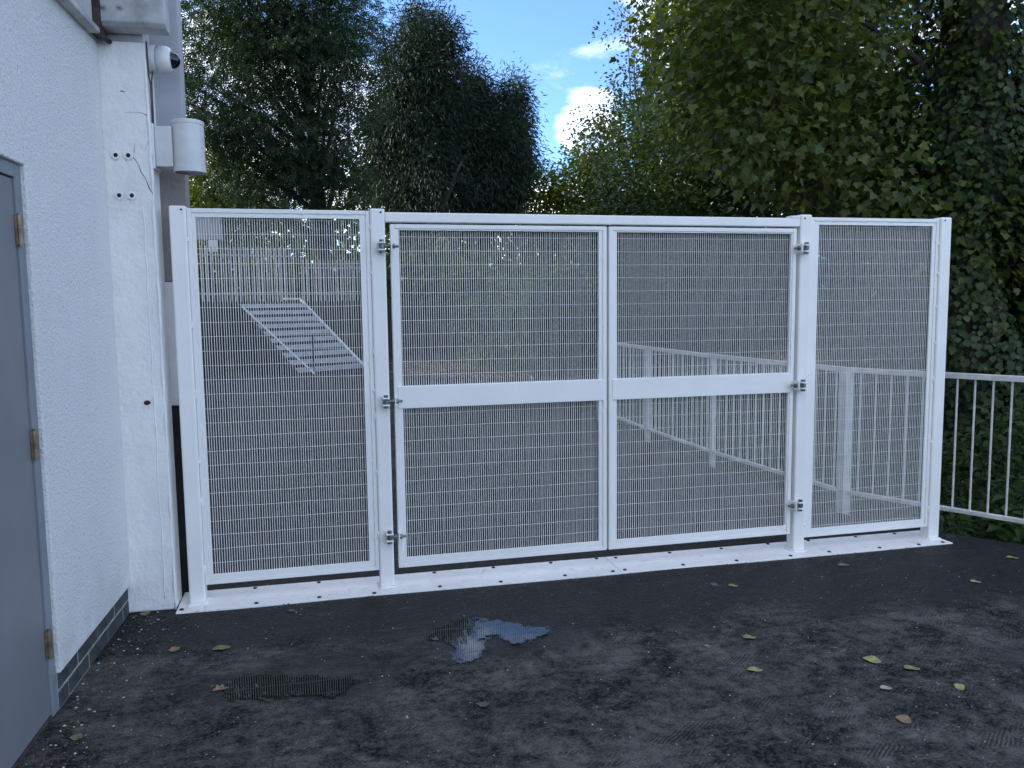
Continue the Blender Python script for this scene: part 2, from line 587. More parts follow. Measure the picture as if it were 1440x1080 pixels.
puddle([(0.445, -0.781), (0.511, -0.678), (0.613, -0.596), (0.71, -0.565), (0.791, -0.625), (0.869, -0.683), (0.959, -0.763), (1.044, -0.785),
        (1.037, -0.846), (0.964, -0.878), (0.909, -0.914), (0.854, -0.94), (0.819, -0.898), (0.79, -0.84), (0.749, -0.82), (0.701, -0.85),
        (0.707, -0.958), (0.662, -1.016), (0.598, -1.074), (0.553, -1.054), (0.538, -0.967), (0.566, -0.88), (0.51, -0.807)],
       'bright ragged puddle reflecting blue sky, nearest the middle of the gate')
puddle([(-0.441, -0.991), (-0.366, -0.95), (-0.261, -0.978), (-0.202, -0.973), (-0.185, -1.018), (-0.125, -1.041), (-0.081, -1.025), (-0.006, -1.073),
        (0.068, -1.079), (0.097, -1.12), (0.065, -1.19), (0.028, -1.244), (-0.009, -1.265), (-0.065, -1.219), (-0.164, -1.218), (-0.276, -1.194),
        (-0.374, -1.187), (-0.423, -1.155)],
       'long dark puddle reflecting trees, in front of the left mesh panel')

# ------------------------------------------------------------------ building on the left (local frame: x out of the wall, y along it)
BLD_RZ = -math.atan(0.04)
BLD_O = Vector((-1.007, -0.047, 0))
bld = empty('building', BLD_O, BLD_RZ, label='white rendered building along the left side with grey door and dark brick plinth', cat='building')
WT = 6.2
# wall with a real door opening: -2.03 .. -1.03, up to 2.125 ; render stops above the plinth
wall = MB()
wall.box(-0.30, 0.0, -9.0, -2.03, 0.150, WT)
wall.box(-0.30, 0.0, -2.03, -1.03, 2.125, WT)
wall.box(-0.30, 0.0, -1.03, -0.002, 0.150, WT)
wall.build('wall', RENDER, bld, bevel=0.006)
core = MB()
core.box(-0.29, -0.0155, -1.03, -0.004, -0.15, 0.149)
core.box(-0.29, -0.0155, -9.0, -2.03, -0.15, 0.149)
core.build('plinth_core', MORTAR, bld)
# brick plinth: two courses, every brick its own piece
bm_ = MB()
bm_.box(-0.06, 0.0, -0.1275, 0.1275, -0.033, 0.033)
proto = bm_.build('brick', BRICK, bld, bevel=0.004)
first = True
for course, (zc_, off) in enumerate(((0.036, 0.100), (0.112, -0.030))):
    y = -0.004
    k = 0
    edges = []
    yy = -0.243 if course == 1 else -0.105
    prev = -0.006
    while prev > -1.025:
        a = max(yy, -1.026)
        edges.append((prev, a))
        prev = a - 0.011 if a > -1.02 else -2
        yy -= 0.268
    for a, b in edges:
        if a - b < 0.03:
            continue
        o = proto if first else dup(proto, bld)
        first = False
        o.location = (-0.012 + random.uniform(-0.002, 0.002), (a + b) / 2, zc_)
        o.scale = (1, (a - b) / 0.255, 1)
for course in range(2):
    for k in range(14):
        o = dup(proto, bld)
        o.location = (-0.012 + random.uniform(-0.002, 0.002), -2.17 - k * 0.267 - course * 0.13, 0.036 + 0.076 * course)
        o.scale = (1, 1, 1)
# door frame and door
fr = MB()
fr.box(-0.10, -0.016, -1.088, -1.031, 0.0, 2.124)
fr.box(-0.10, -0.016, -2.029, -1.972, 0.0, 2.124)
fr.box(-0.10, -0.016, -1.972, -1.088, 2.072, 2.124)
fr.build('door_frame', FRAMEG, bld, bevel=0.003)
dr = MB()
dr.box(-0.075, -0.024, -1.968, -1.093, 0.012, 2.067)
door = dr.build('door', DOOR, bld, bevel=0.003)
th_ = MB()
th_.box(-0.14, -0.020, -2.03, -1.03, -0.02, 0.009)
th_.build('threshold', RUST, bld, bevel=0.003)  # coloured dark for the shaded gap under the door
hn = MB()
hn.tube([(0, 0, -0.056), (0, 0, -0.018)], 0.0105, 10)
hn.tube([(0, 0, -0.017), (0, 0, 0.017)], 0.0105, 10)
hn.tube([(0, 0, 0.018), (0, 0, 0.056)], 0.0105, 10)
hn.tube([(0, 0, 0.056), (0, 0, 0.061)], 0.007, 8)
hn.box(-0.012, -0.005, -0.012, 0.012, -0.055, 0.055)
h0 = hn.build('hinge', BRASS, door)
for i, z in enumerate((1.88, 1.08, 0.297)):
    o = h0 if i == 0 else dup(h0, door)
    o.location = (-0.010, -1.0905, z)
hd = MB()
hd.tube([(-0.024, -1.90, 1.02), (0.03, -1.90, 1.02), (0.03, -1.78, 1.02)], 0.010, 8)
hd.box(-0.024, -0.016, -1.925, -1.875, 0.93, 1.11)
hd.build('handle', STEEL, door)

# pilaster
pl = MB()
pl.box(-0.05, 0.218, 0.0, 0.155, 0.0, 2.895)
pil = pl.build('pilaster', SMOOTH, bld, bevel=0.008)
ed = MB()                                            # rough mortar fillet at its outer corner and thicker paint line
pz = [0.0 + 0.06 * i for i in range(48)]
ed.tube([(0.214 + random.uniform(-0.004, 0.003), 0.004 + random.uniform(-0.002, 0.002), z) for z in pz],
        [0.007 + random.uniform(-0.002, 0.004) for _ in pz], 6)
ed.tube([(0.165 + random.uniform(-0.004, 0.004), 0.001, z) for z in pz[1:36]], [0.003 + random.uniform(0, 0.002) for _ in pz[1:36]], 6)
ed.build('corner_fillet', SMOOTH, pil, smooth=True)
def annulus(y, r0, r1, depth, k=18):
    m = MB()
    vs, fs = [], []
    for j in range(k):
        a = 2 * math.pi * j / k
        for r_, yy in ((r1, 0.0), (r1, -depth), (r0, -depth), (r0, 0.004)):
            vs.append((r_ * math.cos(a), yy, r_ * math.sin(a)))
    for j in range(k):
        a, b = j * 4, ((j + 1) % k) * 4
        for q in range(3):
            fs.append((a + q, b + q, b + q + 1, a + q + 1))
    m.add(vs, fs)
    return m


sl = annulus(0, 0.011, 0.021, 0.007).build('fixing_sleeve', SMOOTH, pil)
hm = MB()
hm.tube([(0, 0.003, 0), (0, -0.0015, 0)], 0.0113, 14)
hole = hm.build('hole', CRACK, sl)
for i, (x, z) in enumerate(((0.053, 2.346), (0.111, 2.346), (0.058, 2.150), (0.117, 2.150))):
    if i == 0:
        sl.location = (x, 0, z)
    else:
        o = dup(sl, pil, (x, 0, z))
        dup(hole, o)
rim = MB()
for x, z in ((0.053, 2.346), (0.111, 2.346), (0.058, 2.150), (0.117, 2.150)):
    for j in range(9):
        a = random.uniform(0, 6.28)
        rim.blob((x + 0.024 * math.cos(a), 0.0, z + 0.024 * math.sin(a)), (random.uniform(0.003, 0.008), 0.003, random.uniform(0.003, 0.006)), 5, 3)
rim.build('broken_plaster', SMOOTH, pil)['kind'] = 'stuff'
st = MB()
st.tube([(0.134, 0.01, 1.11), (0.136, -0.018, 1.112), (0.150, -0.026, 1.108)], 0.008, 7)
st.blob((0.130, -0.002, 1.105), (0.014, 0.008, 0.012))
tag(st.build('bolt_stub', RUST, pil), label='rusty cut bolt stub left in the pilaster')
ck = MB()
pts = [(0.145, -0.0005, 2.405), (0.138, -0.0005, 2.365), (0.128, -0.0005, 2.348), (0.143, -0.0005, 2.325), (0.158, -0.0005, 2.300), (0.164, -0.0005, 2.270), (0.186, -0.0005, 2.235), (0.199, -0.0005, 2.190), (0.2165, -0.0005, 2.160)]
ck.tube(pts, [0.0007, 0.0013, 0.001, 0.0016, 0.0011, 0.0018, 0.0013, 0.002, 0.0015], 5)
ck.tube([(0.105, -0.0005, 2.555), (0.15, -0.0005, 2.557), (0.19, -0.0005, 2.553), (0.215, -0.0005, 2.540)], [0.0004, 0.0007, 0.0008, 0.003], 5)
ck.tube([(0.216, -0.0005, 2.56), (0.205, -0.0005, 2.50), (0.213, -0.0005, 2.43), (0.190, -0.0005, 2.37)], [0.003, 0.0006, 0.001, 0.0004], 5)
ck.tube([(0.090, -0.0005, 2.655), (0.098, -0.0005, 2.658), (0.113, -0.0005, 2.652)], [0.001, 0.003, 0.001], 5)
ck.build('crack', CRACK, pil)['kind'] = 'stuff'
# column behind the pilaster: black block painted for the shaded gap below, white middle, bare concrete, grey top
for nm, z0, z1, mt, inset in (('column_gap_dark', -0.1, 1.05, GAPBLK, 0.03), ('column_middle', 1.05, 1.73, SMOOTH, 0.0),
                              ('column_bare_band', 1.73, 2.40, CONC, 0.004), ('column_top', 2.40, WT, LAV, 0.0)):
    c = MB()
    c.box(-0.05, 0.322 - inset, 0.30 + inset, 0.40, z0 + 0.001, z1 - 0.001)
    c.build(nm, mt, bld, bevel=0.006)
rtn = MB()
rtn.box(-0.05, 0.170, 0.156, 0.298, 0.0, WT)
rtn.build('return_wall', SMOOTH, bld)
# steel beam along the wall head and the end box bolted over the pilaster
bmq = MB()
bmq.box(0.002, 0.030, -9.0, -0.17, 2.905, 3.45)
bmq.box(0.002, 0.055, -9.0, -0.15, 2.880, 2.904)
bmq.build('wall_head_beam', STEEL, bld, bevel=0.004)
g = MB()
g.box(0.002, 0.05, -0.148, -0.012, 2.895, 3.45)
g.tube([(0.03, -0.14, 2.893), (0.05, -0.05, 2.888), (0.06, -0.012, 2.885)], 0.012, 6)
g.build('dark_gap_bracket', RUST, bld)  # dark block stands for the shaded void between beam and box
bxm = MB()
prof = [(-0.105, 2.955), (-0.085, 2.935), (-0.01, 2.927), (-0.004, 2.935), (-0.004, 3.60), (-0.105, 3.60)]
vs = [(0.012, a, b) for a, b in prof] + [(0.338, a, b) for a, b in prof]
n_ = len(prof)
bxm.add(vs, [tuple(range(n_))[::-1], tuple(range(n_, 2 * n_))] + [(i, (i + 1) % n_, n_ + (i + 1) % n_, n_ + i) for i in range(n_)])
box = bxm.build('beam_end_box', STEEL, bld, bevel=0.006)
bmesh_fix = bmesh.new()
bmesh_fix.from_mesh(box.data)
bmesh.ops.recalc_face_normals(bmesh_fix, faces=bmesh_fix.faces)
bmesh_fix.to_mesh(box.data)
bmesh_fix.free()
bt = MB()
bt.tube([(0, 0, 0), (0, -0.006, 0)], 0.016, 12)
bt.tube([(0, -0.006, 0), (0, -0.016, 0)], 0.010, 6)
b0 = bt.build('bolt', STEEL, box)
b0.location = (0.066, -0.105, 3.022)
dup(b0, box, (0.138, -0.105, 3.025), (0, 0.4, 0))
sf = MB()
sf.box(-0.02, 0.205, 0.012, 0.150, 2.897, 3.6)
sf.build('beam_packing', STEEL, bld)
# unseen taller wing behind the wall, added to shade the yard, windows included
shade_wing = MB()
shade_wing.box(-12.0, -0.302, -12.0, -9.0, -0.2, 9.6)
shade_wing.box(-12.0, -3.10, -9.0, 17.6, -0.2, 9.6)
shade_wing.box(-3.098, -0.302, -8.99, 0.40, WT - 0.35, WT - 0.1)
shade_wing.build('shade_wing', RENDER, bld)
for k, (y, z) in enumerate(((2.6, 1.1), (5.6, 1.1), (8.6, 1.1), (11.6, 1.1), (2.6, 4.6), (5.6, 4.6), (8.6, 4.6), (11.6, 4.6), (14.6, 4.6))):
    m = MB()
    for a in ((0, 1.5, 0, 0.07), (0, 1.5, 1.33, 1.4), (0, 0.07, 0.07, 1.33), (1.43, 1.5, 0.07, 1.33), (0.72, 0.78, 0.07, 1.33)):
        m.box(-3.098, -3.05, y + a[0], y + a[1], z + a[2], z + a[3])
    wn = m.build('window', PLASTIC, bld)
    p_ = MB()
    p_.box(-3.095, -3.075, y + 0.07, y + 1.43, z + 0.07, z + 1.33)
    p_.build('pane', GLASS, wn)


def in_building(x, y, z):
    return Matrix.Rotation(BLD_RZ, 4, 'Z') @ Vector((x, y, z)) + BLD_O


# security camera on the pilaster's side face
sc_ = empty('security_camera', in_building(0.219, 0.075, 2.835), BLD_RZ, label='white dome security camera with smoked lens on side of the pilaster', cat='security camera')


def lathe(profile, axis='x', k=24):
    m = MB()
    vs, fs = [], []
    n = len(profile)
    for j in range(k):
        a = 2 * math.pi * j / k
        for d, r_ in profile:
            vs.append((d, r_ * math.cos(a), r_ * math.sin(a)) if axis == 'x' else (r_ * math.cos(a), r_ * math.sin(a), d))
    for j in range(k):
        for i in range(n - 1):
            a, b = j * n + i, ((j + 1) % k) * n + i
            fs.append((a, b, b + 1, a + 1) if axis == 'x' else (a, b, b + 1, a + 1))
    m.add(vs, fs)
    return m


lathe([(0, 0.001), (0, 0.066), (0.032, 0.069), (0.034, 0.066), (0.034, 0.001)]).build('base_ring', PLASTIC, sc_, smooth=False)
lathe([(0.036, 0.001), (0.036, 0.068), (0.08, 0.067), (0.098, 0.060), (0.104, 0.052), (0.106, 0.042), (0.102, 0.040)]).build('housing', PLASTIC, sc_, smooth=True)
lathe([(0.100, 0.041)] + [(0.104 + 0.042 * math.sin(t), 0.041 * math.cos(t)) for t in (0, 0.3, 0.6, 0.9, 1.2, 1.4, 1.56)]).build('dome', DOME, sc_, smooth=True)
lw = MB()
lw.blob((0.125, 0.0, 0.012), (0.016, 0.012, 0.012), 10, 6)
lw.build('lens', GLASS, sc_, smooth=True)

# half-round bulkhead wall light
wl = empty('wall_light', in_building(0.219, 0.085, 2.30), BLD_RZ, label='white half round wall light fixed beside the top of the left gate post', cat='wall light')
m = MB()
m.box(0.0, 0.012, -0.075, 0.06, -0.012, 0.21)
m.build('back_plate', PLASTIC, wl, bevel=0.003)
m = MB()
m.box(0.013, 0.095, -0.06, 0.045, 0.0, 0.20)
m.build('mounting_box', LAMPG, wl, bevel=0.004)
lathe([(-0.022, 0.072), (-0.022, 0.080), (0.004, 0.080), (0.005, 0.0775), (0.215, 0.0775), (0.216, 0.080), (0.232, 0.080), (0.236, 0.074), (0.236, 0.001)], 'z', 36).build('lamp_shade', LAMPG, wl, smooth=False).location = (0.165, -0.01, 0)
lathe([(-0.010, 0.001), (-0.010, 0.071)], 'z', 24).build('diffuser', STEEL, wl).location = (0.165, -0.01, 0)

# brown cables between camera and lamp
cb = MB()
cpts = [(0.2225, 0.004, 2.90), (0.224, 0.006, 2.82), (0.2235, 0.012, 2.74), (0.226, 0.030, 2.70), (0.226, 0.034, 2.62), (0.225, 0.03, 2.50)]
cb.tube([in_building(*p) for p in cpts], 0.004, 6)
cb.tube([in_building(*p) for p in [(0.235, 0.05, 2.77), (0.229, 0.045, 2.72), (0.228, 0.044, 2.62), (0.227, 0.042, 2.50)]], 0.004, 6)
tag(cb.build('cable', CABLE, smooth=True), 'brown cables running down from dome camera to the wall light', 'cable')

# ------------------------------------------------------------------ the gate frame: posts, head rail, side panels, base plates
TILT = math.atan(0.02 / 4.75)
gf = empty('security_gateway', (-0.75, 0, 0), 0, label='white steel gateway of four posts with head rail and two fixed mesh side panels', cat='gateway')


def G(mb_, name, mat, bevel=0.004, parent=None, smooth=False):
    o = mb_.build(name, mat, parent or gf, bevel=bevel, smooth=smooth)
    if parent is None:
        o.location = (0.75, 0, 0)
    return o


POSTS = ((-0.727, -0.645), (0.283, 0.363), (2.888, 2.968), (3.900, 3.982))
post_objs = []
for i, (a, b) in enumerate(POSTS):
    z0 = gz((a + b) / 2) + 0.008
    m = MB()
    m.box(a, b, -0.030, 0.052, z0, 2.108 + (0.004 if i in (2,) else 0))
    po = G(m, 'post', WHITE, 0.009)
    post_objs.append(po)
    m = MB()                                                         # weld fillet round the foot
    for (p, q) in (((a - .004, -0.034), (b + .004, -0.034)), ((b + .004, -0.034), (b + .004, 0.056)), ((b + .004, 0.056), (a - .004, 0.056)), ((a - .004, 0.056), (a - .004, -0.034))):
        n_ = 7
        m.tube([(p[0] + (q[0] - p[0]) * t / n_, p[1] + (q[1] - p[1]) * t / n_, z0 + 0.001) for t in range(n_ + 1)],
               [0.009 + random.uniform(-0.002, 0.003) for _ in range(n_ + 1)], 6)
    m.build('weld_fillet', WHITE, po, smooth=True)
    m = MB()
    hx = b - 0.022 if i < 2 else a + 0.028
    m.tube([(hx, -0.029, 2.088), (hx, -0.0315, 2.088)], 0.0055, 10)
    m.build('vent_hole', CRACK, po)

# base plates: two lengths, joint in the middle
for (x0, x1, lab) in ((-0.781, 1.6895, 'left base plate'), (1.6925, 4.005, 'right base plate')):
    m = MB()
    z = lambda x: gz(x) - 0.004
    vs = []
    for x in (x0, x1):
        for y, dz in ((-0.128, 0.0), (-0.128, 0.013), (0.178, 0.013), (0.178, 0.0)):
            vs.append((x, y, z(x) + dz))
    m.add(vs, [(0, 3, 2, 1), (4, 5, 6, 7), (0, 1, 5, 4), (1, 2, 6, 5), (2, 3, 7, 6), (3, 0, 4, 7)])
    bp = G(m, 'base_plate', PLATE, 0.002)
    bh = MB()
    bh.tube([(0, 0, -0.004), (0, 0, 0.0035)], 0.0115, 10)
    bh.tube([(0, 0, 0.003), (0, 0, 0.006)], 0.006, 6)
    b0 = bh.build('bolt', DARKM, bp)
    fst = True
    xsb = [-0.745, -0.40, -0.06, 0.26, 0.62, 0.98, 1.34, 1.645] if x0 < 0 else [1.735, 2.10, 2.46, 2.82, 3.12, 3.46, 3.78, 3.955]
    for x in xsb:
        for y in (-0.098, 0.148):
            if y > 0 and any(a - 0.03 < x < b + 0.03 for a, b in POSTS):
                continue
            q = b0 if fst else dup(b0, bp)
            fst = False
            xx = x + random.uniform(-0.02, 0.02)
            q.location = (xx, y + random.uniform(-0.008, 0.008), gz(xx) + 0.0095)

# head rail
m = MB()
m.box(0.3635, 2.8875, -0.026, 0.030, 2.037, 2.090)
G(m, 'head_rail', WHITE, 0.006)
m = MB()
m.box(2.828, 2.8872, -0.027, 0.04, 2.0905, 2.104)
G(m, 'packing_piece', WHITE, 0.002)


def wires(x0, x1, z0, z1, first_z, vx0, yv=0.008, parent=None, seed=0):
    """welded 76 x 12.7 mm mesh, one joined piece"""
    rr = random.Random(seed)
    m = MB()
    r_ = 0.00185
    x = vx0
    while x < x1:
        j1, j2 = rr.gauss(0, 0.0006), rr.gauss(0, 0.0006)
        m.tube([(x + j1, yv, z0), (x + j2, yv, z1)], r_, 6, caps=False)
        x += 0.0127
    z = first_z
    while z > z0:
        n_ = 9
        ph = rr.uniform(0, 6)
        m.tube([(x0 + (x1 - x0) * i / n_, yv + 0.0035, z + 0.0014 * math.sin(ph + i * 1.3)) for i in range(n_ + 1)], 0.0012, 6, caps=False)
        z -= 0.0762
    o = m.build('wire_mesh', WHITE, parent, smooth=True)
    o['kind'] = 'stuff'
    return o


def bead(m, p, q, gap=0.10, jag=0.0015, r_=0.0035):
    """weld stitches along an edge, p to q"""
    p, q = Vector(p), Vector(q)
    d = (q - p)
    ln = d.length
    d.normalize()
    t = random.uniform(0.01, gap)
    while t < ln - 0.02:
        l_ = min(random.uniform(0.018, 0.05), ln - t)
        n_ = 4
        pts = [p + d * (t + l_ * i / n_) for i in range(n_ + 1)]
        m.tube([(a.x + random.uniform(-jag, jag), a.y, a.z + random.uniform(-jag, jag)) for a in pts],
               [r_ * 0.6] + [r_ * random.uniform(0.9, 1.3) for _ in range(n_ - 1)] + [r_ * 0.6], 6)
        t += l_ + random.uniform(gap * 0.5, gap * 2.0)


def framed(x0, x1, z0, z1, ox0, ox1, oz0, oz1, depth, yf, parent, name, rail_z=None, clip=0.022):
    """outer section round the rim (yf = front), flat bar clamping the mesh set 6 mm back inside it"""
    m = MB()
    a = clip
    m.box(x0, x0 + a, yf, yf + depth, z0, z1)
    m.box(x1 - a, x1, yf, yf + depth, z0, z1)
    m.box(x0 + a, x1 - a, yf, yf + depth, z1 - a, z1)
    m.box(x0 + a, x1 - a, yf, yf + depth, z0, z0 + a)
    o = m.build(name, WHITE, parent, bevel=0.003)
    m = MB()
    y0, y1 = yf + 0.005, yf + 0.012
    e = 0.0005
    m.box(x0 + a + e, ox0, y0, y1, z0 + a + e, z1 - a - e)
    m.box(ox1, x1 - a - e, y0, y1, z0 + a + e, z1 - a - e)
    m.box(ox0, ox1, y0, y1, oz1, z1 - a - e)
    m.box(ox0, ox1, y0, y1, z0 + a + e, oz0)
    m.build('clamp_bar', WHITE, o, bevel=0.0015)
    m = MB()
    yb = y0 - 0.0005
    for p, q in (((x0 + a, yb, z0 + a), (x0 + a, yb, z1 - a)), ((x1 - a, yb, z0 + a), (x1 - a, yb, z1 - a)),
                 ((x0 + a, yb, z1 - a), (x1 - a, yb, z1 - a)), ((x0 + a, yb, z0 + a), (x1 - a, yb, z0 + a))):
        bead(m, p, q)
    w_ = m.build('weld_bead', WHITE, o, smooth=True)
    w_['kind'] = 'stuff'
    return o


for (x0, x1, ox0, ox1, z0, fz, vx, sd) in ((-0.644, 0.282, -0.602, 0.227, 0.105, 1.9685, -0.5925, 1), (2.969, 3.899, 3.028, 3.852, 0.075, 1.966, 3.037, 2)):
    sp = framed(x0, x1, z0, 2.097, ox0, ox1, z0 + 0.055, 2.052, 0.045, -0.018, gf, 'side_panel')
    sp.location = (0.75, 0, 0)
    wires(ox0 - 0.012, ox1 + 0.012, z0 + 0.045, 2.06, fz + (0.0762 if sd == 1 else 0.0762), vx, parent=sp, seed=sd)
    m = MB()
    for x in (x0 + 0.001, x1 - 0.001):
        bead(m, (x, -0.019, z0), (x, -0.019, 2.09), 0.22, 0.002, 0.006)
    q = m.build('weld_tack', WHITE, sp, smooth=True)
    q['kind'] = 'stuff'

# ------------------------------------------------------------------ the two gate leaves and their hinges
HZ = (1.905, 1.063, 0.302)


def leaf(x0, x1, ox0, ox1, vx, hinge_left, label, sd):
    lf = empty('gate_leaf', (x0 if hinge_left else x1, 0, 0.1), 0, label=label, cat='gate', group='hinged leaves of the double gate')
    off = Vector((-lf.location.x, 0, -0.1))
    fr_ = framed(x0, x1, 0.108, 2.027, ox0, ox1, 0.166, 2.038 - 0.043, 0.045, -0.022, lf, 'leaf_frame', clip=0.024)
    fr_.location = off
    m = MB()
    m.box(x0 + 0.020, x1 - 0.020, -0.0265, 0.028, 1.016, 1.139)
    mr_ = m.build('mid_rail', WHITE, lf, bevel=0.003)
    mr_.location = off
    wu = wires(ox0 - 0.012, ox1 + 0.012, 1.13, 2.00, 1.9615, vx, parent=lf, seed=sd)
    wu.location = off
    wd = wires(ox0 - 0.012, ox1 + 0.012, 0.157, 1.03, 0.980, vx + 0.002, parent=lf, seed=sd + 5)
    wd.location = off
    sgn = 1 if hinge_left else -1
    hx = 0.340 if hinge_left else 2.910
    ex = x0 if hinge_left else x1
    yb = -0.062
    for i, z in enumerate(HZ):
        dz = 0.0
        # lug on the leaf, with the threaded eye bolt through it
        m = MB()
        m.box(ex - 0.004, ex + 0.004, -0.088, -0.0225, z - 0.028 + dz, z + 0.028 + dz)
        lg = m.build('hinge_lug', WHITE, lf, bevel=0.003)
        lg.location = off
        m = MB()
        m.tube([(hx + sgn * 0.012, yb, z), (ex + sgn * 0.040, yb, z)], 0.0075, 10)
        m.tube([(hx, yb, z - 0.011), (hx, yb, z + 0.011)], 0.0165, 14)
        for xa, xb in ((ex - sgn * 0.018, ex - sgn * 0.005), (ex + sgn * 0.005, ex + sgn * 0.019)):
            m.tube([(xa, yb, z), (xb, yb, z)], 0.0145, 6)
        eb = m.build('eye_bolt', GALV, lf, bevel=0.001)
        eb.location = off
    return lf


leaf(0.390, 1.634, 0.437, 1.586, 0.4447, True, 'left mesh gate leaf, hinged on second post from the building', 10)
leaf(1.648, 2.868, 1.698, 2.834, 1.7065, False, 'right mesh gate leaf, in front of the near part of the railing', 20)
for pi, hx in ((1, 0.340), (2, 2.910)):
    for z in HZ:
        m = MB()
        for s_ in (-1, 1):
            zz = z + s_ * 0.019
            m.box(hx - 0.021, hx + 0.021, -0.083, -0.0305, zz - 0.004, zz + 0.004)
        br = m.build('hinge_bracket', WHITE, post_objs[pi], bevel=0.003)
        m = MB()
        m.tube([(hx, -0.062, z - 0.036), (hx, -0.062, z + 0.028)], 0.008, 10)
        m.tube([(hx, -0.062, z + 0.0235), (hx, -0.062, z + 0.036)], 0.014, 6)
        m.tube([(hx, -0.062, z - 0.037), (hx, -0.062, z - 0.0235)], 0.0135, 6)
        m.build('hinge_pin', GALV, post_objs[pi])

# ------------------------------------------------------------------ railing on the right
rl = empty('railing', (3.985, 0.99, gz(4)), 0, label='cream painted steel railing with upright bars running past the right gate post', cat='railing')
LINE = [(5.75, -2.17), (4.93, -0.70), (3.985, 0.99), (3.80, 2.82), (3.77, 4.40), (3.79, 6.15)]
ORG = Vector((3.985, 0.99, gz(4)))
bal = None
rpost = None
for k in range(len(LINE) - 1):
    a, b = Vector((*LINE[k], 0)), Vector((*LINE[k + 1], 0))
    ln = (b - a).length
    d = (b - a).normalized()
    ang = math.atan2(d.y, d.x)
    for nm, z0, z1, hw in (('top_rail', 1.045, 1.085, 0.025), ('bottom_rail', 0.085, 0.115, 0.020)):
        m = MB()
        m.box(0.0 if k == 0 else 0.002, ln - 0.002, -hw, hw, z0, z1)
        o = m.build(nm, RAILP, rl, bevel=0.004)
        o.location = a - ORG + Vector((0, 0, gz(4)))
        o.rotation_euler = (0, 0, ang)
    n_ = int(ln / 0.112)
    for i in range(1, n_):
        p = a + d * (ln * i / n_)
        if bal is None:
            m = MB()
            m.tube([(0, 0, 0.112), (0, 0, 1.048)], 0.0075, 8)
            bal = m.build('baluster', RAILP, rl)
            o = bal
        else:
            o = dup(bal, rl)
        o.location = p - ORG + Vector((0, 0, gz(4)))
    if rpost is None:
        m = MB()
        m.box(-0.026, 0.026, -0.026, 0.026, -0.30, 1.046)
        rpost = m.build('post', RAILP, rl, bevel=0.004)
        o = rpost
    elif k == 1:
        continue
    else:
        o = dup(rpost, rl)
    o.location = a - ORG + Vector((0, 0, gz(4)))
    o.rotation_euler = (0, 0, ang)
    if k == 2:
        o.scale = (1.5, 1.5, 1.0)
m = dup(rpost, rl)
m.location = Vector((*LINE[-1], 0)) - ORG + Vector((0, 0, gz(4)))

# ------------------------------------------------------------------ terrace, stairs and palisade fence behind the left panel
ter = MB()
outl = [(-3.3, 15.2), (-2.1, 16.75), (-0.42, 17.80), (0.4, 18.1), (2.2, 19.0), (6.5, 21.5), (6.5, 40), (-30, 40), (-30, 15.2)]
top = [(x, y + 0.35 if y < 30 else y, 1.72) for x, y in outl]
n_ = len(outl)
ter.add([(x, y, -0.25) for x, y in outl] + top, [tuple(range(n_, 2 * n_))] + [(i, (i + 1) % n_, n_ + (i + 1) % n_, n_ + i) for i in range(n_)])
o = ter.build('terrace_bank', EARTH)
tag(o, kind='structure')

sx = empty('metal_staircase', (0.2, 14.95, 0), 0, label='open metal staircase with pale treads climbing the dark bank behind the gate', cat='staircase')
SD = Vector((-0.54, 0.84, 0))
A0, B0 = Vector((-0.58, 14.42, 0)), Vector((1.02, 15.45, 0))
O_ = Vector((0.2, 14.95, 0))
NS = 10
Wd = (B0 - A0).normalized()
tw = (B0 - A0).length
tread = None
for i in range(NS):
    p = A0 + SD * (0.27 * i) + Vector((0, 0, 0.165 * (i + 1)))
    if tread is None:
        m = MB()
        m.box(0.03, tw - 0.03, 0, 0.235, -0.03, 0.0)
        m.box(0.03, tw - 0.03, -0.012, -0.001, -0.095, 0.003)
        tread = m.build('tread', GALVL, sx)
        o = tread
    else:
        o = dup(tread, sx)
    o.location = p - O_
    o.rotation_euler = (0, 0, math.atan2(Wd.y, Wd.x))
for base, lab in ((A0, 'l'), (B0, 'r')):
    m = MB()
    p, q = base - SD * 0.1 + Vector((0, 0, 0.06)), base + SD * 2.75 + Vector((0, 0, 1.76))
    m.tube([p - O_, q - O_], 0.035, 4)
    m.build('stringer', WHITE if lab == 'r' else RUST, sx)
m = MB()
p, q = A0 + Wd * 0.42 - SD * 0.15 + Vector((0, 0, 0.03)), A0 + SD * 2.3 + Vector((0, 0, 1.58))
m.tube([p - O_, q - O_], 0.022, 6)
m.build('handrail', WHITE, sx)
m = MB()
m.tube([B0 + SD * 2.75 + Vector((0, 0, 1.78)) - O_, B0 + SD * 2.75 - Wd * 0.5 + Vector((0, 0, 1.78)) - O_], 0.022, 6)
m.build('top_rail', WHITE, sx)
m = MB()
p = A0 + Wd * 0.50
m.tube([p - O_, p + Vector((0, 0, 0.95)) - O_], 0.022, 6)
m.build('newel_post', RUST, sx)


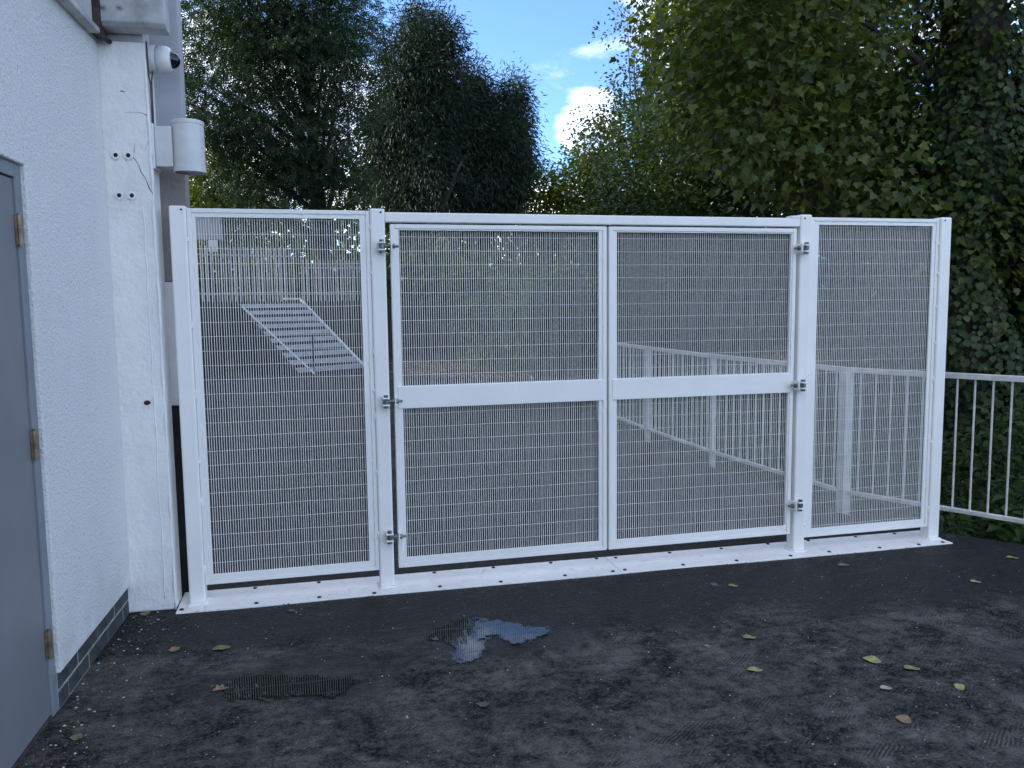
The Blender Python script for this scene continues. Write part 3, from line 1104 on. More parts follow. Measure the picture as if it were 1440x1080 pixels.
def palisade(a, b, z0, h, label, pitch=0.12, wdt=0.03):
    f = empty('palisade_fence', (*a, z0), 0, label=label, cat='fence', group='pale fences on the terrace')
    d = Vector((b[0] - a[0], b[1] - a[1], 0))
    ln = d.length
    ang = math.atan2(d.y, d.x)
    m = MB()
    m.box(0, ln, 0.012, 0.04, 0.18, 0.22)
    m.box(0, ln, 0.012, 0.04, h - 0.25, h - 0.21)
    o = m.build('rail', FENCEP, f)
    o.rotation_euler = (0, 0, ang)
    pal = None
    for i in range(int(ln / pitch)):
        if pal is None:
            m = MB()
            m.box(-wdt / 2, wdt / 2, -0.008, 0.010, -0.15, h - 0.03)
            m.add([(-wdt / 2, -0.008, h - 0.03), (wdt / 2, -0.008, h - 0.03), (0, -0.008, h), (-wdt / 2, 0.010, h - 0.03), (wdt / 2, 0.010, h - 0.03), (0, 0.010, h)],
                  [(0, 1, 2), (5, 4, 3), (0, 2, 5, 3), (1, 4, 5, 2)])
            pal = m.build('pale', FENCEP, f)
            q = pal
        else:
            q = dup(pal, f)
        q.location = d.normalized() * (pitch * (i + 0.5))
        q.rotation_euler = (random.uniform(-0.01, 0.01), random.uniform(-0.012, 0.012), ang)
    return f


m = MB()
pp = [A0 - SD * 0.02, B0 - SD * 0.02, B0 + SD * 2.9, A0 + SD * 2.9]
pp = [p - O_ for p in pp]
q0 = [(p.x, p.y, -0.15) for p in pp]
q1 = [(pp[0].x, pp[0].y, -0.02), (pp[1].x, pp[1].y, -0.02), (pp[2].x, pp[2].y, 1.70), (pp[3].x, pp[3].y, 1.70)]
m.add(q0 + q1, [(3, 2, 1, 0), (4, 5, 6, 7), (0, 1, 5, 4), (1, 2, 6, 5), (2, 3, 7, 6), (3, 0, 4, 7)])
m.build('foundation', GAPBLK, sx)
palisade((-3.3, 17.6), (-0.55, 18.55), 1.72, 1.45, 'pale upright bar fence left of the stair head, on the dark terrace')
palisade((-0.45, 18.6), (1.9, 19.3), 1.72, 1.15, 'shorter pale bar fence right of the stair head, below the trees')

cab = empty('utility_cabinet', (-2.62, 18.2, 1.72), 0, label='pale box cabinet on a post above the terrace fence, behind the left panel corner', cat='cabinet')
m = MB()
m.box(-0.55, 0.22, -0.22, 0.22, 1.62, 2.30)
m.build('box', LAV, cab, bevel=0.01)
m = MB()
m.box(-0.60, 0.27, -0.27, 0.27, 2.302, 2.35)
m.build('lid', PLASTIC, cab, bevel=0.008)
m = MB()
m.tube([(-0.15, 0, -0.1), (-0.15, 0, 1.62)], 0.05, 8)
m.build('post', RUST, cab)
m = MB()
m.box(-0.12, 0.10, -0.28, -0.222, 1.30, 1.60)
m.build('meter_box', PLASTIC, cab, bevel=0.006)


# ------------------------------------------------------------------ foliage
def tmpl_diamond(wd, fold=0.12, mid=0.42):
    return np.array([(0, 0, 0), (wd, mid, fold * 0.6), (0, 1, -0.08), (-wd, mid, fold * 0.6)], float), [(0, 1, 2), (0, 2, 3)]


def tmpl_leaf6(wd, fold=0.1):
    v = np.array([(0, 0, 0), (wd * 0.9, 0.28, fold * .5), (wd, 0.55, fold * .6), (0, 1, -0.12), (-wd, 0.55, fold * .6), (-wd * 0.9, 0.28, fold * .5), (0, 0.5, 0)], float)
    return v, [(0, 1, 6), (1, 2, 6), (2, 3, 6), (3, 4, 6), (4, 5, 6), (5, 0, 6)]


def tmpl_lobed():
    pts = [(0, 0), (0.16, 0.02), (0.42, -0.02), (0.34, 0.20), (0.56, 0.42), (0.34, 0.50), (0.24, 0.60), (0.22, 0.74), (0.0, 1.0)]
    full = pts + [(-x, y) for x, y in reversed(pts[1:-1])]
    v = [(x, y, 0.22 * abs(x) - 0.16 * max(y - 0.5, 0)) for x, y in full] + [(0, 0.38, -0.03)]
    c = len(v) - 1
    return np.array(v, float), [(i, (i + 1) % c, c) for i in range(c)]


def tmpl_pinnate(pairs=3):
    v, f = [], []
    for k in range(pairs):
        y = 0.22 + 0.22 * k
        for s in (-1, 1):
            o = len(v)
            v += [(0, y, 0), (s * 0.16, y + 0.02, 0.03), (s * 0.36, y + 0.17, -0.05), (s * 0.15, y + 0.13, 0.03)]
            f += [(o, o + 1, o + 2), (o, o + 2, o + 3)] if s > 0 else [(o, o + 2, o + 1), (o, o + 3, o + 2)]
    o = len(v)
    v += [(0, 0.74, 0), (0.07, 0.88, 0.02), (0, 1.08, -0.06), (-0.07, 0.88, 0.02)]
    f += [(o, o + 1, o + 2), (o, o + 2, o + 3)]
    return np.array(v, float), f


def unit(a):
    return a / np.maximum(np.linalg.norm(a, axis=1, keepdims=True), 1e-9)


def foliage(name, C, axis, nrm, size, tm, mat, parent=None, smooth=False):
    tv, tf = tm
    axis = unit(axis)
    side = unit(np.cross(axis, nrm))
    nn = np.cross(side, axis)
    n, k = len(C), len(tv)
    V = (C[:, None, :] + size[:, None, None] * (tv[None, :, 0:1] * side[:, None, :] + tv[None, :, 1:2] * axis[:, None, :] + tv[None, :, 2:3] * nn[:, None, :])).reshape(-1, 3)
    loops = np.array([i for f in tf for i in f], np.int64)
    tot = np.array([len(f) for f in tf], np.int32)
    LI = (loops[None, :] + (np.arange(n) * k)[:, None]).reshape(-1)
    LT = np.tile(tot, n)
    LS = np.concatenate(([0], np.cumsum(LT)[:-1]))
    me = bpy.data.meshes.new(name)
    me.vertices.add(len(V))
    me.vertices.foreach_set('co', V.astype(np.float32).reshape(-1))
    me.loops.add(len(LI))
    me.loops.foreach_set('vertex_index', LI.astype(np.int32))
    me.polygons.add(len(LT))
    me.polygons.foreach_set('loop_start', LS.astype(np.int32))
    me.polygons.foreach_set('loop_total', LT.astype(np.int32))
    me.update(calc_edges=True)
    me.validate(verbose=False)
    return link(name, me, mat, parent)


def rand_dirs(n):
    return unit(rng.normal(size=(n, 3)))


def clusters(c, r, n, shell=0.45, zmin=None):
    """cluster centres in an ellipsoid, crowded towards its surface and lumpy"""
    d = rand_dirs(n)
    lump = 1 + 0.22 * np.sin(d[:, 0] * 5 + c[0]) * np.cos(d[:, 2] * 4 + c[1]) + 0.12 * np.sin(d[:, 1] * 9 + d[:, 2] * 7)
    rad = rng.random(n) ** shell * lump
    p = np.array(c) + d * rad[:, None] * np.array(r)
    if zmin is not None:
        p = p[p[:, 2] > zmin]
    return p


def leaves_round(P, per, spread, flat=0.6, droop=0.35, upn=1.0, size=(0.06, 0.1), centre=None):
    """leaf placements round cluster centres: returns centre, axis, normal, size"""
    n = len(P) * per
    cc = np.repeat(P, per, axis=0)
    off = rng.normal(size=(n, 3)) * np.array([spread, spread, spread * flat])
    C = cc + off
    ax = unit(off + 1e-6) * 0.8 + rand_dirs(n) * 0.6
    if centre is not None:
        ax += unit(C - np.array(centre)) * 0.5
    ax[:, 2] -= droop
    nr = rand_dirs(n) * 0.75
    nr[:, 2] += upn
    s = rng.uniform(size[0], size[1], n)
    return C, ax, nr, s


def trunk(name, base, topp, r0_, parent, limbs, bend=0.15, seed=0, twig=0.02):
    """tapered trunk with limbs running to the given cluster points"""
    rr = random.Random(seed)
    b, t = Vector(base), Vector(topp)
    m = MB()
    n_ = 9
    pts, rad = [], []
    for i in range(n_ + 1):
        f = i / n_
        w_ = math.sin(f * 3.1) * bend
        pts.append(b.lerp(t, f) + Vector((w_ * rr.uniform(0.4, 1), w_ * rr.uniform(-0.6, 0.6), 0)))
        rad.append(r0_ * (1 - 0.80 * f) * (1.25 if i == 0 else 1.0))
    m.tube(pts, rad, 10)
    for q in limbs:
        q = Vector(q)
        f = min(max((q.z - b.z) / max(t.z - b.z, 0.1) * rr.uniform(0.45, 0.8), 0.12), 0.95)
        s = b.lerp(t, f)
        i = int(f * n_)
        s = pts[i].lerp(pts[min(i + 1, n_)], f * n_ - i)
        mid = s.lerp(q, 0.5) + Vector((rr.uniform(-.2, .2), rr.uniform(-.2, .2), rr.uniform(0, .35))) * (q - s).length * 0.25
        rs = rad[min(i, n_)] * 0.45
        m.tube([s, s.lerp(mid, 0.55), mid, mid.lerp(q, 0.55), q], [rs, rs * .8, rs * .6, rs * .4, max(rs * .15, 0.004)], 6)
    return m.build(name, BARK, parent, smooth=True)


def tree(name, label, cat, base, topp, r0_, P, per, spread, tm, mat, size, nl=16, group=None, flat=0.6, droop=0.35, upn=1.0, bend=0.15, seed=0, name_crown='crown'):
    root = empty(name, base, 0, label=label, cat=cat, group=group)
    off = Vector(base)
    P = np.asarray(P)
    idx = rng.permutation(len(P))[:nl]
    tr_ = trunk('trunk', base, topp, r0_, root, [P[i] for i in idx], bend, seed)
    tr_.location = -off
    cen = P.mean(axis=0)
    C, a, n_, s = leaves_round(P, per, spread, flat, droop, upn, size, cen)
    o = foliage(name_crown, C, a, n_, s, tm, mat, root)
    o.location = -off
    o['kind'] = 'stuff'
    return root


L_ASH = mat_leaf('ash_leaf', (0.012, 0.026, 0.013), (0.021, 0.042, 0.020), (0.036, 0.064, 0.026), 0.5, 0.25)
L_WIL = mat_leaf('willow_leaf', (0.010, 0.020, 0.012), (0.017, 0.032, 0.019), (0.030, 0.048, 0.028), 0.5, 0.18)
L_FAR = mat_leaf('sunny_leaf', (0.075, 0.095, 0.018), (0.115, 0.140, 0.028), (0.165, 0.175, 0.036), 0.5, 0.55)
L_BIR = mat_leaf('birch_leaf', (0.030, 0.042, 0.016), (0.045, 0.060, 0.024), (0.075, 0.080, 0.030), 0.45, 0.3)
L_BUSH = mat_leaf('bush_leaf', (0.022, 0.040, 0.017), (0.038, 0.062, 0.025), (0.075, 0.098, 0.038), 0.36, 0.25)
L_SYC = mat_leaf('sycamore_leaf', (0.040, 0.058, 0.020), (0.066, 0.090, 0.029), (0.140, 0.150, 0.044), 0.46, 0.38)
L_IVY = mat_leaf('ivy_leaf', (0.016, 0.032, 0.012), (0.030, 0.056, 0.020), (0.060, 0.085, 0.028), 0.4, 0.15)
L_NET = mat_leaf('nettle_leaf', (0.026, 0.052, 0.018), (0.044, 0.082, 0.028), (0.07, 0.11, 0.036), 0.42, 0.3)
L_LIGHT = mat_leaf('hazel_leaf', (0.050, 0.085, 0.032), (0.080, 0.125, 0.045), (0.12, 0.16, 0.060), 0.4, 0.3)
L_WOOD = mat_leaf('wood_leaf', (0.022, 0.036, 0.014), (0.036, 0.054, 0.020), (0.060, 0.075, 0.028), 0.5, 0.3)

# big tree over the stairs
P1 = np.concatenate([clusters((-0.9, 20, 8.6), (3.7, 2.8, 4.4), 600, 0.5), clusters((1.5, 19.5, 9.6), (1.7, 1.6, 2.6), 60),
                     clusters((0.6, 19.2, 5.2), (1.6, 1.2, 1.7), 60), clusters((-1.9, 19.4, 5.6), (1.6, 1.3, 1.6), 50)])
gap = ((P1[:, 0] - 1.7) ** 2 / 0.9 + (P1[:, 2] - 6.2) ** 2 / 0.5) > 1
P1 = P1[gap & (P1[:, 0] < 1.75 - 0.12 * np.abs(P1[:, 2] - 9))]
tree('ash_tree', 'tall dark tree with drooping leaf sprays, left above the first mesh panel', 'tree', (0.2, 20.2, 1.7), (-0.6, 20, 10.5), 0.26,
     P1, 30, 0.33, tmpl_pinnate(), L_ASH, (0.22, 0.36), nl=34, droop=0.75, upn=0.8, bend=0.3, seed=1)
# two willows
def willow_points(cx, cy, z0, z1, rmax, n, plumes=13, seed=0):
    rr = np.random.default_rng(seed)
    out = []
    for k in range(plumes):
        a_ = 6.283 * k / plumes + rr.uniform(-0.3, 0.3)
        rho = rmax * math.sqrt(rr.uniform(0.05, 1.0))
        tip = np.array([cx + rho * math.cos(a_), cy + rho * math.sin(a_), z0 + (z1 - z0) * (1.0 - 0.52 * (rho / rmax) ** 2) * rr.uniform(0.88, 1.0)])
        root_ = np.array([cx + 0.45 * rho * math.cos(a_), cy + 0.45 * rho * math.sin(a_), z0 + rr.uniform(-0.4, 0.8)])
        m_ = n // plumes
        t = rr.random(m_) ** 0.75
        p = root_ + (tip - root_) * t[:, None]
        w_ = rmax * 0.42 * np.sqrt(np.clip(1.04 - t ** 2.2, 0, 1)) + 0.08
        p = p + rr.normal(size=(m_, 3)) * w_[:, None] * np.array([0.62, 0.62, 0.45])
        p[:, 2] -= 0.25 * np.hypot(p[:, 0] - cx, p[:, 1] - cy) * (1 - t)
        out.append(p)
    return np.concatenate(out)


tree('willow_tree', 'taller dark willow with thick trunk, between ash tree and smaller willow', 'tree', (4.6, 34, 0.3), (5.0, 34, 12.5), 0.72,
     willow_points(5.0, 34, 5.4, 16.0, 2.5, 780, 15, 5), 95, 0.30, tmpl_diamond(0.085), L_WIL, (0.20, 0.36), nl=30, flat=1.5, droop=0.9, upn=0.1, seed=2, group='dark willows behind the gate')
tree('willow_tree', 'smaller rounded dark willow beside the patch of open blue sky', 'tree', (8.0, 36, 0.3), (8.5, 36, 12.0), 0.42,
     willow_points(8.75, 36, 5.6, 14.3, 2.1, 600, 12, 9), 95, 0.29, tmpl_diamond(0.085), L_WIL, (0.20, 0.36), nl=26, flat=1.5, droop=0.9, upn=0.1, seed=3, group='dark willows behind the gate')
# sunlit far trees
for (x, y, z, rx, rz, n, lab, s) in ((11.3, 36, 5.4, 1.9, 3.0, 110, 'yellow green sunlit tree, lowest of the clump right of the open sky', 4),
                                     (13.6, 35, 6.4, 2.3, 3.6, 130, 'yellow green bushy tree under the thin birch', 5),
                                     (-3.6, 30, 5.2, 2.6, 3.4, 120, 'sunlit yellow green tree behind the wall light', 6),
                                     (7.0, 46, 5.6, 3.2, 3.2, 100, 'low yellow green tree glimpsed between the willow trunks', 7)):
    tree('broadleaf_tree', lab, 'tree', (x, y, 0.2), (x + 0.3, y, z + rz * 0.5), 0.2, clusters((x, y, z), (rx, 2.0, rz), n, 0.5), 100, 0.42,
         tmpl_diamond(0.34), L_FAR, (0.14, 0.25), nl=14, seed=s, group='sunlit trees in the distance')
# thin birch
bp_, bc = [], []
for k in range(70):
    t = rng.random()
    z = 5.4 + 7.2 * t
    sprd = 1.7 * (1 - 0.5 * t)
    bp_.append((11.0 + 0.5 * t + rng.normal() * sprd * 0.55, 22 + rng.normal() * 0.8, z))
bp_ += [(9.3 + rng.normal() * 0.35, 22, 7.0 + rng.normal() * 0.5) for _ in range(14)]
tree('birch_tree', 'thin airy birch with open leaning branches against the white cloud', 'tree', (10.4, 22, 0), (11.6, 22, 13.5), 0.12,
     bp_, 60, 0.30, tmpl_diamond(0.34), L_BIR, (0.10, 0.17), nl=60, bend=0.25, seed=8)
# dark bushes behind the railing
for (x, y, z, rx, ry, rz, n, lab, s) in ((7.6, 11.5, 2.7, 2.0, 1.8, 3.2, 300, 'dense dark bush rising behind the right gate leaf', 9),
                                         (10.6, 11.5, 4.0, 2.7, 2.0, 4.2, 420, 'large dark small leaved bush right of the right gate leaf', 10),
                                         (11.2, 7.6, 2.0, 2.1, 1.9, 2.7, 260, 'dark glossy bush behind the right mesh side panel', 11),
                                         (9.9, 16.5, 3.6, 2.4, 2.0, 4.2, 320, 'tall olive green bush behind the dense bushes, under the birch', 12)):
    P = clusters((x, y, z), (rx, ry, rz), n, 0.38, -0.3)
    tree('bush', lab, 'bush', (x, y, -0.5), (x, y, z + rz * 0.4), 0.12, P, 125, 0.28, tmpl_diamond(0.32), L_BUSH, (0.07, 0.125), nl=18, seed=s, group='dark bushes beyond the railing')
# paler shrubs along the bank seen through the leaves of the gate
for (x, y, z, rx, rz, n, lab, s) in ((5.5, 13.6, 1.1, 1.5, 1.5, 130, 'pale green shrub behind the meeting stiles of the gate', 13),
                                     (7.6, 13.0, 0.9, 1.5, 1.5, 110, 'pale green shrub seen through the right gate leaf', 14),
                                     (4.5, 16.4, 1.0, 0.9, 1.3, 60, 'lighter arching shrub seen through the left gate leaf', 15)):
    P = clusters((x, y, z), (rx, 1.0, rz), n, 0.45, -0.3)
    tree('shrub', lab, 'shrub', (x, y, -0.3), (x, y, z + 0.4), 0.05, P, 60, 0.20, tmpl_leaf6(0.24), L_LIGHT, (0.09, 0.16), nl=16, upn=1.6, seed=s, group='pale shrubs on the far bank')

# wood closing the view all round the back
wp = []
for az in np.linspace(-62, 88, 150):
    for k in range(7):
        d = rng.uniform(42, 60)
        a = R(az + rng.uniform(-0.6, 0.6))
        open_ = math.exp(-((az - 15.2) / 3.0) ** 2)
        htop = (9.5 + 2.5 * math.sin(az * 0.23) + rng.normal() * 1.0) * (1 - 0.72 * open_)
        wp.append((d * math.sin(a), -4.5 + d * math.cos(a), rng.uniform(0.2, 1.0) * htop))
C, a, n_, s = leaves_round(np.array(wp), 60, 0.85, 0.8, 0.2, 0.7, (0.35, 0.62))
tag(foliage('far_woodland', C, a, n_, s, tmpl_diamond(0.32), L_WOOD), 'far belt of mixed dark green woodland beyond the terrace', 'woodland', kind='stuff')
# dense undergrowth under the trees
up_ = []
for k in range(1500):
    x = rng.uniform(-6, 22)
    y = rng.uniform(18.5, 30)
    zt = 1.75 if x < 6.4 else 0.3
    if y < 18.8 + max(x - 2, 0) * 0.1 and x < 6:
        continue
    up_.append((x, y + 3.2, zt + abs(rng.normal()) * 1.0))
C, a, n_, s = leaves_round(np.array(up_), 40, 0.34, 0.8, 0.2, 0.7, (0.14, 0.26))
tag(foliage('undergrowth', C, a, n_, s, tmpl_diamond(0.28), L_WOOD), 'dark tangled undergrowth below the trees beyond the gate', 'undergrowth', kind='stuff')

# near sycamore with ivy-clad trunk at the right edge
SY = (6.75, 2.9, -0.5)
syc = empty('sycamore_tree', SY, 0, label='near sycamore with large lobed leaves hanging over the right of the gate', cat='tree')
PS = []
while len(PS) < 860:
    x, y = rng.uniform(3.2, 9.0), rng.uniform(2.2, 8.5)
    q = (y + 4.48) / 6.98                                  # how much farther than the front edge of the canopy
    lo = 1.59 + (1.72 - 0.42 * (x / q - 3.4)) * q + 0.35 * math.sin(x * 4.1 + y) * q
    z = lo + abs(rng.normal()) * 1.6
    if z < 6.4 and x / q > 3.25 and not (x / q > 5.35 and x / q < 6.05 and z > 1.59 + 1.2 * q and rng.random() < 0.94):
        PS.append((x + 0.1, y, z))
PS = np.array(PS)
t_ = trunk('trunk', SY, (6.9, 3.0, 8.5), 0.17, syc, [PS[i] for i in rng.permutation(len(PS))[:22]], 0.12, 21)
t_.location = -Vector(SY)
C, a, n_, s = leaves_round(PS, 64, 0.30, 0.7, 0.35, 1.0, (0.042, 0.115), (6.5, 4, 6))
LOB = tmpl_lobed()
campos = np.array([0, -4.477, 1.591])
order = np.argsort(np.linalg.norm(C - campos, axis=1))
vis = [i for i in order if abs(math.atan2(C[i, 0], C[i, 1] + 4.477) - YAW - 0.42) < 0.17 and (C[i, 2] - 1.59) / np.linalg.norm(C[i, :2] - campos[:2]) < 0.36][:280]
rest = np.ones(len(C), bool)
rest[vis] = False
o = foliage('crown', C[rest], a[rest], n_[rest], s[rest], LOB, L_SYC, syc)
o.location = -Vector(SY)
o['kind'] = 'stuff'
me = bpy.data.meshes.new('leaf')
me.from_pydata([tuple(v) for v in LOB[0]], [], LOB[1])
me.materials.append(L_SYC)
ax = unit(a)
sd = unit(np.cross(ax, n_))
nn = np.cross(sd, ax)
for i in vis:
    o = bpy.data.objects.new('leaf', me)
    COL.objects.link(o)
    o.parent = syc
    mt = Matrix(((sd[i][0], ax[i][0], nn[i][0]), (sd[i][1], ax[i][1], nn[i][1]), (sd[i][2], ax[i][2], nn[i][2])))
    o.rotation_euler = mt.to_euler()
    o.scale = (s[i],) * 3
    o.location = Vector(C[i]) - Vector(SY)

# ivy thick on the trunk
ni = 17000
t = rng.random(ni)
ang = rng.uniform(0, 6.283, ni)
zz = -0.4 + 6.5 * t
rad = 0.62 * (1 + 0.28 * np.sin(ang * 3 + zz * 1.7) + 0.2 * np.sin(zz * 3.3 + ang)) * rng.uniform(0.72, 1.05, ni)
C = np.stack([6.72 + rad * np.cos(ang), 2.75 + rad * np.sin(ang), zz], 1)
a = np.stack([np.cos(ang) * 0.5, np.sin(ang) * 0.5, -np.ones(ni)], 1) + rand_dirs(ni) * 0.5
n_ = np.stack([np.cos(ang), np.sin(ang), np.full(ni, 0.5)], 1) + rand_dirs(ni) * 0.45
iv = foliage('ivy', C, a, n_, rng.uniform(0.045, 0.095, ni), tmpl_leaf6(0.42), L_IVY)
tag(iv, 'thick dark ivy clothing the tree trunk at the right edge', 'ivy')
m = MB()
m.tube([(6.72, 2.85, -0.5), (6.72, 2.85, 3.0), (6.75, 2.9, 6.2)], [0.40, 0.36, 0.25], 10)
q = m.build('ivy_stem', BARK, iv, smooth=True)

# dark hedge closing the space beyond the railing on the right
hp = clusters((8.6, 3.2, 1.3), (1.6, 3.2, 2.4), 260, 0.5, -0.4)
tree('bush', 'dark leafy bush in deep shade behind the ivy clad trunk', 'bush', (8.6, 3.2, -0.5), (8.6, 3.2, 2.5), 0.12, hp, 70, 0.25, tmpl_leaf6(0.3), L_BUSH, (0.08, 0.14), nl=16, seed=30, group='dark bushes beyond the railing')


def weed(x, y, h, n_stem, tm, mat, size, label, seed, lean=0.25, cat='plant', nm='nettle_plant'):
    rr = np.random.default_rng(seed)
    base = (x, y, ground_h(x, y) - 0.02)
    root = empty(nm, base, 0, label=label, cat=cat, group='weeds along the foot of the railing')
    m = MB()
    CC, AA, NNN = [], [], []
    for k in range(n_stem):
        a_ = rr.uniform(0, 6.28)
        l_ = lean * rr.uniform(0.2, 1)
        b0_ = Vector((rr.normal() * 0.12, rr.normal() * 0.12, 0))
        hh = h * rr.uniform(0.6, 1.05)
        pts = [b0_ + Vector((math.cos(a_) * l_ * t * t * hh, math.sin(a_) * l_ * t * t * hh, hh * t)) for t in (0, 0.3, 0.6, 1.0)]
        m.tube(pts, [0.006, 0.005, 0.004, 0.002], 5)
        nl_ = int(hh / 0.05)
        for i in range(nl_):
            t = (i + 0.6) / nl_
            p = pts[0].lerp(pts[3], t)
            an = i * 1.57 + rr.uniform(-0.4, 0.4) + a_
            for sgn in (0, math.pi):
                CC.append(tuple(p))
                AA.append((math.cos(an + sgn), math.sin(an + sgn), rr.uniform(-0.35, 0.35)))
                NNN.append((rr.normal() * 0.25, rr.normal() * 0.25, 1.0))
    m.build('stem', L_NET, root)
    sz = rr.uniform(size[0], size[1], len(CC))
    o = foliage('foliage', np.array(CC), np.array(AA), np.array(NNN), sz, tm, mat, root)
    o['kind'] = 'stuff'


LF = tmpl_leaf6(0.26, 0.14)
k = 0
WEEDS = [(5.05, 0.55, 0.55, 'low bright green weed just right of the gate end post'), (5.35, 0.15, 0.95, 'bushy nettle behind the second railing bar'),
         (5.75, -0.15, 1.05, 'tall nettle behind the railing at the right edge'), (5.2, 1.2, 1.0, 'dark nettle close behind the right gate post'),
         (5.7, 0.7, 1.2, 'tall leafy weed in the shade behind the railing bars'), (6.0, 1.3, 1.35, 'tallest nettle in front of the ivy trunk'),
         (5.0, -0.28, 0.32, 'short bright weed under the bottom rail at the tarmac edge'), (5.45, -0.62, 0.35, 'small low weed at tarmac edge, at the far right'),
         (4.75, 1.7, 0.8, 'nettle seen low through right mesh panel'), (4.6, 2.7, 0.9, 'nettle behind the bend of the railing'),
         (4.5, 3.8, 0.8, 'nettle behind the railing seen through right gate leaf'), (4.4, 5.0, 0.8, 'nettle at the far stretch of railing'),
         (6.25, 0.3, 1.2, 'broad nettle clump in deep shade at right edge'), (4.7, 0.28, 0.28, 'tiny weed between end post and railing')]
for x, y, h, lab in WEEDS:
    weed(x, y, h, 7 if h > 0.5 else 5, LF, L_NET, (0.07, 0.14), lab, 100 + k)
    k += 1
gcp = []
for _ in range(900):
    y = rng.uniform(-3, 11)
    gcp.append((rail_x(y) + 0.15 + abs(rng.normal()) * 1.2, y, -0.28 + rng.random() * 0.25))
C, a, n_, s = leaves_round(np.array(gcp), 14, 0.13, 0.5, 0.0, 1.5, (0.05, 0.10))
tag(foliage('ground_cover', C, a, n_, s, LF, L_NET), 'low leafy ground cover along the foot of the railing', 'ground cover', kind='stuff')

# ------------------------------------------------------------------ fallen leaves, chips and grit on the yard
L_F = {}
for nm, c in (('olive', (0.16, 0.17, 0.07)), ('tan', (0.27, 0.17, 0.095)), ('green', (0.20, 0.24, 0.07)), ('brown', (0.12, 0.075, 0.04)), ('pale', (0.36, 0.33, 0.28)), ('yellow', (0.33, 0.33, 0.12))):
    L_F[nm] = mat_flat('fallen_leaf_' + nm, c, 0.6, 0.25, 25, 0.2, 60)


def fallen(x, y, size, kind, shape, rz, label, curl=0.25):
    if shape == 'star':
        tv, tf = tmpl_lobed()
    else:
        wd = 0.30 if shape == 'oval' else 0.40
        n_ = 14
        v = [(wd * math.sin(2 * math.pi * i / n_) * (1 - 0.25 * math.cos(2 * math.pi * i / n_)), 0.5 - 0.5 * math.cos(2 * math.pi * i / n_), 0) for i in range(n_)]
        tv = np.array(v + [(0, 0.5, 0)], float)
        tf = [(i, (i + 1) % n_, n_) for i in range(n_)]
    tv = tv.copy()
    tv[:, 1] -= 0.45
    tv[:, 2] = curl * (tv[:, 0] ** 2 * 1.6 + 0.35 * tv[:, 1] ** 2 + 0.12 * np.sin(tv[:, 1] * 7))
    tv[:, 2] -= tv[:, 2].min()
    m = MB()
    m.add([tuple(p * size) for p in tv], tf)
    o = m.build('fallen_leaf', L_F[kind], smooth=False)
    sol = o.modifiers.new('thick', 'SOLIDIFY')
    sol.thickness = 0.0009
    o.location = (x, y, gz(x) + 0.004)
    o.rotation_euler = (random.uniform(-.08, .08), random.uniform(-.08, .08), rz)
    tag(o, label, 'leaf', 'fallen leaves on the tarmac')


FL = [(-0.494, -0.636, 0.085, 'olive', 'oval', 1.5, 'olive oval fallen leaf on dark tarmac near the left post'),
      (-0.713, -0.594, 0.05, 'tan', 'star', 0.4, 'small tan fallen leaf on the tarmac nearest the building'),
      (-0.459, -1.061, 0.06, 'tan', 'star', 2.2, 'light tan star shaped leaf beside end of the dark puddle'),
      (-0.191, -0.242, 0.05, 'brown', 'oval', 0.8, 'curled brown leaf close to the plate under left panel'),
      (2.125, -0.445, 0.06, 'brown', 'oval', 0.2, 'dark curled leaf with pale rim below the right gate leaf'),
      (2.223, -0.484, 0.055, 'green', 'oval', 1.2, 'small green leaf right next to the dark curled one'),
      (1.947, -1.142, 0.065, 'green', 'oval', 1.4, 'dull green leaf on the grey tarmac below the middle hinge post'),
      (1.793, -1.457, 0.065, 'yellow', 'oval', 1.0, 'half curled yellow green leaf left of the brighter pair'),
      (2.345, -1.502, 0.082, 'yellow', 'round', 0.3, 'largest yellow green leaf on the tarmac at right'),
      (2.46, -1.613, 0.07, 'green', 'oval', 1.3, 'green leaf lying flat just right of the largest leaf'),
      (2.521, -1.81, 0.062, 'yellow', 'oval', -0.5, 'cupped yellow leaf beside a dark scuff, farthest right'),
      (2.119, -1.976, 0.062, 'tan', 'round', 0.1, 'tan round leaf nearest the bottom right of the yard'),
      (2.228, -1.739, 0.05, 'pale', 'oval', 1.3, 'pale dry leaf between tan leaf and yellow leaves'),
      (1.703, -1.184, 0.035, 'tan', 'oval', 0.1, 'tiny upright tan leaf on the middle of the yard'),
      (0.579, -1.463, 0.05, 'brown', 'star', 0.9, 'brown star shaped leaf in front of the bright puddle'),
      (3.046, -0.326, 0.07, 'olive', 'oval', 1.2, 'olive leaf on black tarmac below the third post'),
      (3.581, -0.772, 0.06, 'yellow', 'oval', 1.3, 'small yellow leaf alone on tarmac before the right end post'),
      (4.137, -0.472, 0.07, 'yellow', 'oval', 1.2, 'yellow leaf at the tarmac edge under the railing'),
      (-0.934, -0.091, 0.06, 'olive', 'round', 0.4, 'olive leaf tucked against the foot of the pilaster'),
      (0.486, -0.784, 0.055, 'brown', 'oval', 0.5, 'brown leaf soaking at the left tip of the bright puddle'),
      (0.22, -0.135, 0.06, 'brown', 'oval', 1.1, 'brown leaf lying against front edge of the base plate'),
      (-0.93, -1.33, 0.05, 'olive', 'round', 0.7, 'olive leaf against the corner of the door frame')]
for a in FL:
    fallen(*a)

chips = MB()


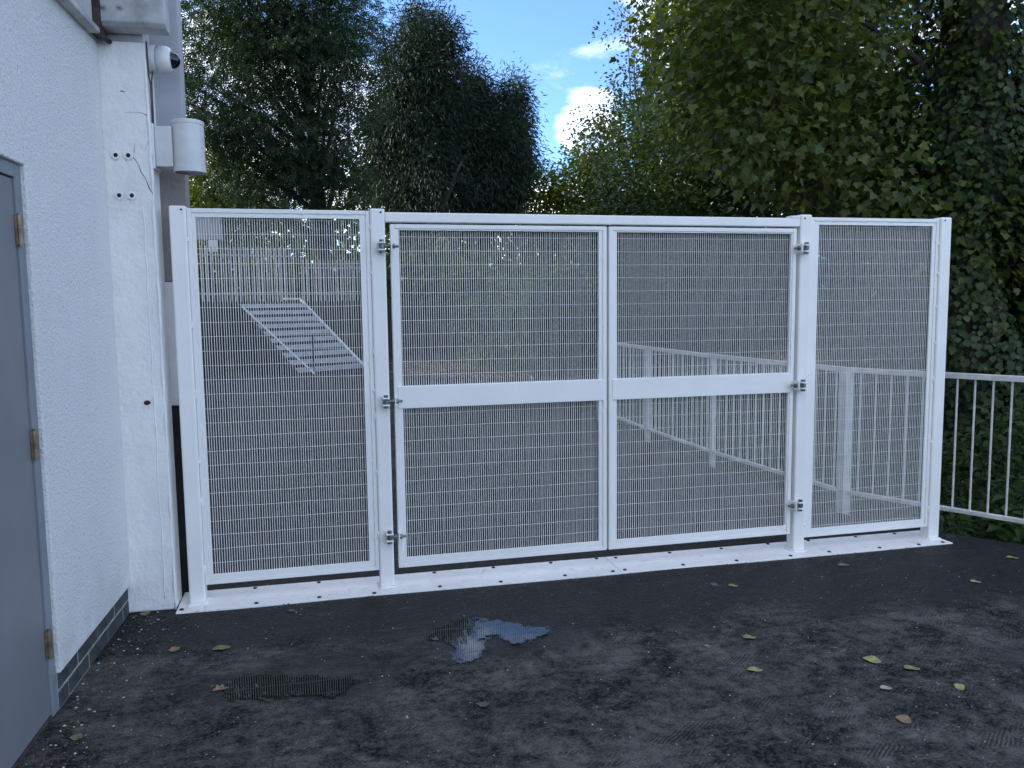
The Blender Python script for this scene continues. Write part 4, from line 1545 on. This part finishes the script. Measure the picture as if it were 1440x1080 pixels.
def chip(x, y, s_):
    a_ = random.uniform(0, 6.28)
    n_ = random.choice((4, 5, 5, 6))
    pts = [(s_ * random.uniform(0.6, 1.1) * math.cos(a_ + 6.283 * i / n_), s_ * random.uniform(0.4, 0.8) * math.sin(a_ + 6.283 * i / n_)) for i in range(n_)]
    z = gz(x) + 0.001
    h = s_ * random.uniform(0.2, 0.6)
    chips.add([(x + p, y + q, z) for p, q in pts] + [(x + p * .8, y + q * .8, z + h) for p, q in pts],
              [tuple(range(n_, 2 * n_))] + [(i, (i + 1) % n_, n_ + (i + 1) % n_, n_ + i) for i in range(n_)])


for _ in range(150):
    t = random.random()
    y = -1.75 + 1.7 * t
    chip(-1.0 - 0.04 * -y + abs(random.gauss(0.02, 0.13)), y, random.choice((0.002, 0.0025, 0.003, 0.003, 0.004, 0.0065)))
for _ in range(330):
    chip(random.uniform(-0.9, 4.0), random.uniform(-3.4, -0.15), random.choice((0.002, 0.0025, 0.003, 0.004, 0.005)))
tag(chips.build('paint_chips', CHIP), 'white paint chips and grit scattered along the foot of the wall', 'grit', kind='stuff')

n_ = 420
u_ = rng.random(n_)
C = np.where((np.arange(n_) < 240)[:, None], np.stack([-0.78 + 4.8 * u_, -0.135 - np.abs(rng.normal(size=n_)) * 0.05, np.zeros(n_)], 1),
             np.stack([-0.96 - 0.0 * u_ + np.abs(rng.normal(size=n_)) * 0.07 - 0.04 * (1.6 * u_), -0.1 - 1.6 * u_, np.zeros(n_)], 1))
C[:, 2] = [gz(v) + 0.004 for v in C[:, 0]]
aa = rand_dirs(n_)
aa[:, 2] *= 0.25
nr = rand_dirs(n_) * 0.5
nr[:, 2] += 1
tag(foliage('plant_debris', C, aa, nr, rng.uniform(0.006, 0.022, n_), tmpl_diamond(0.30), L_F['brown']), 'fine brown plant debris gathered along the base plate and wall foot', 'debris', kind='stuff')
# dry litter against the far kerb of the road and thin leaf scatter on the road
n_ = 2600
x = rng.uniform(-2.8, 6.5, n_)
y = 12.6 + rng.random(n_) * 5 + 0.15 * x
keep = np.array([not (yy > 15.0 and xx < 1.5) for xx, yy in zip(x, y)])
C = np.stack([x, y, np.array([max(ground_h(a_, b_), -0.04 if b_ < 13.3 else -0.2) + 0.02 for a_, b_ in zip(x, y)])], 1)[keep]
nn_ = len(C)
aa = rand_dirs(nn_)
aa[:, 2] *= 0.2
nr = rand_dirs(nn_) * 0.3
nr[:, 2] += 1
tag(foliage('leaf_litter', C, aa, nr, rng.uniform(0.06, 0.12, nn_), tmpl_diamond(0.35), L_F['tan']), 'dry tan leaf litter at the far end of the road', 'leaf litter', kind='stuff')
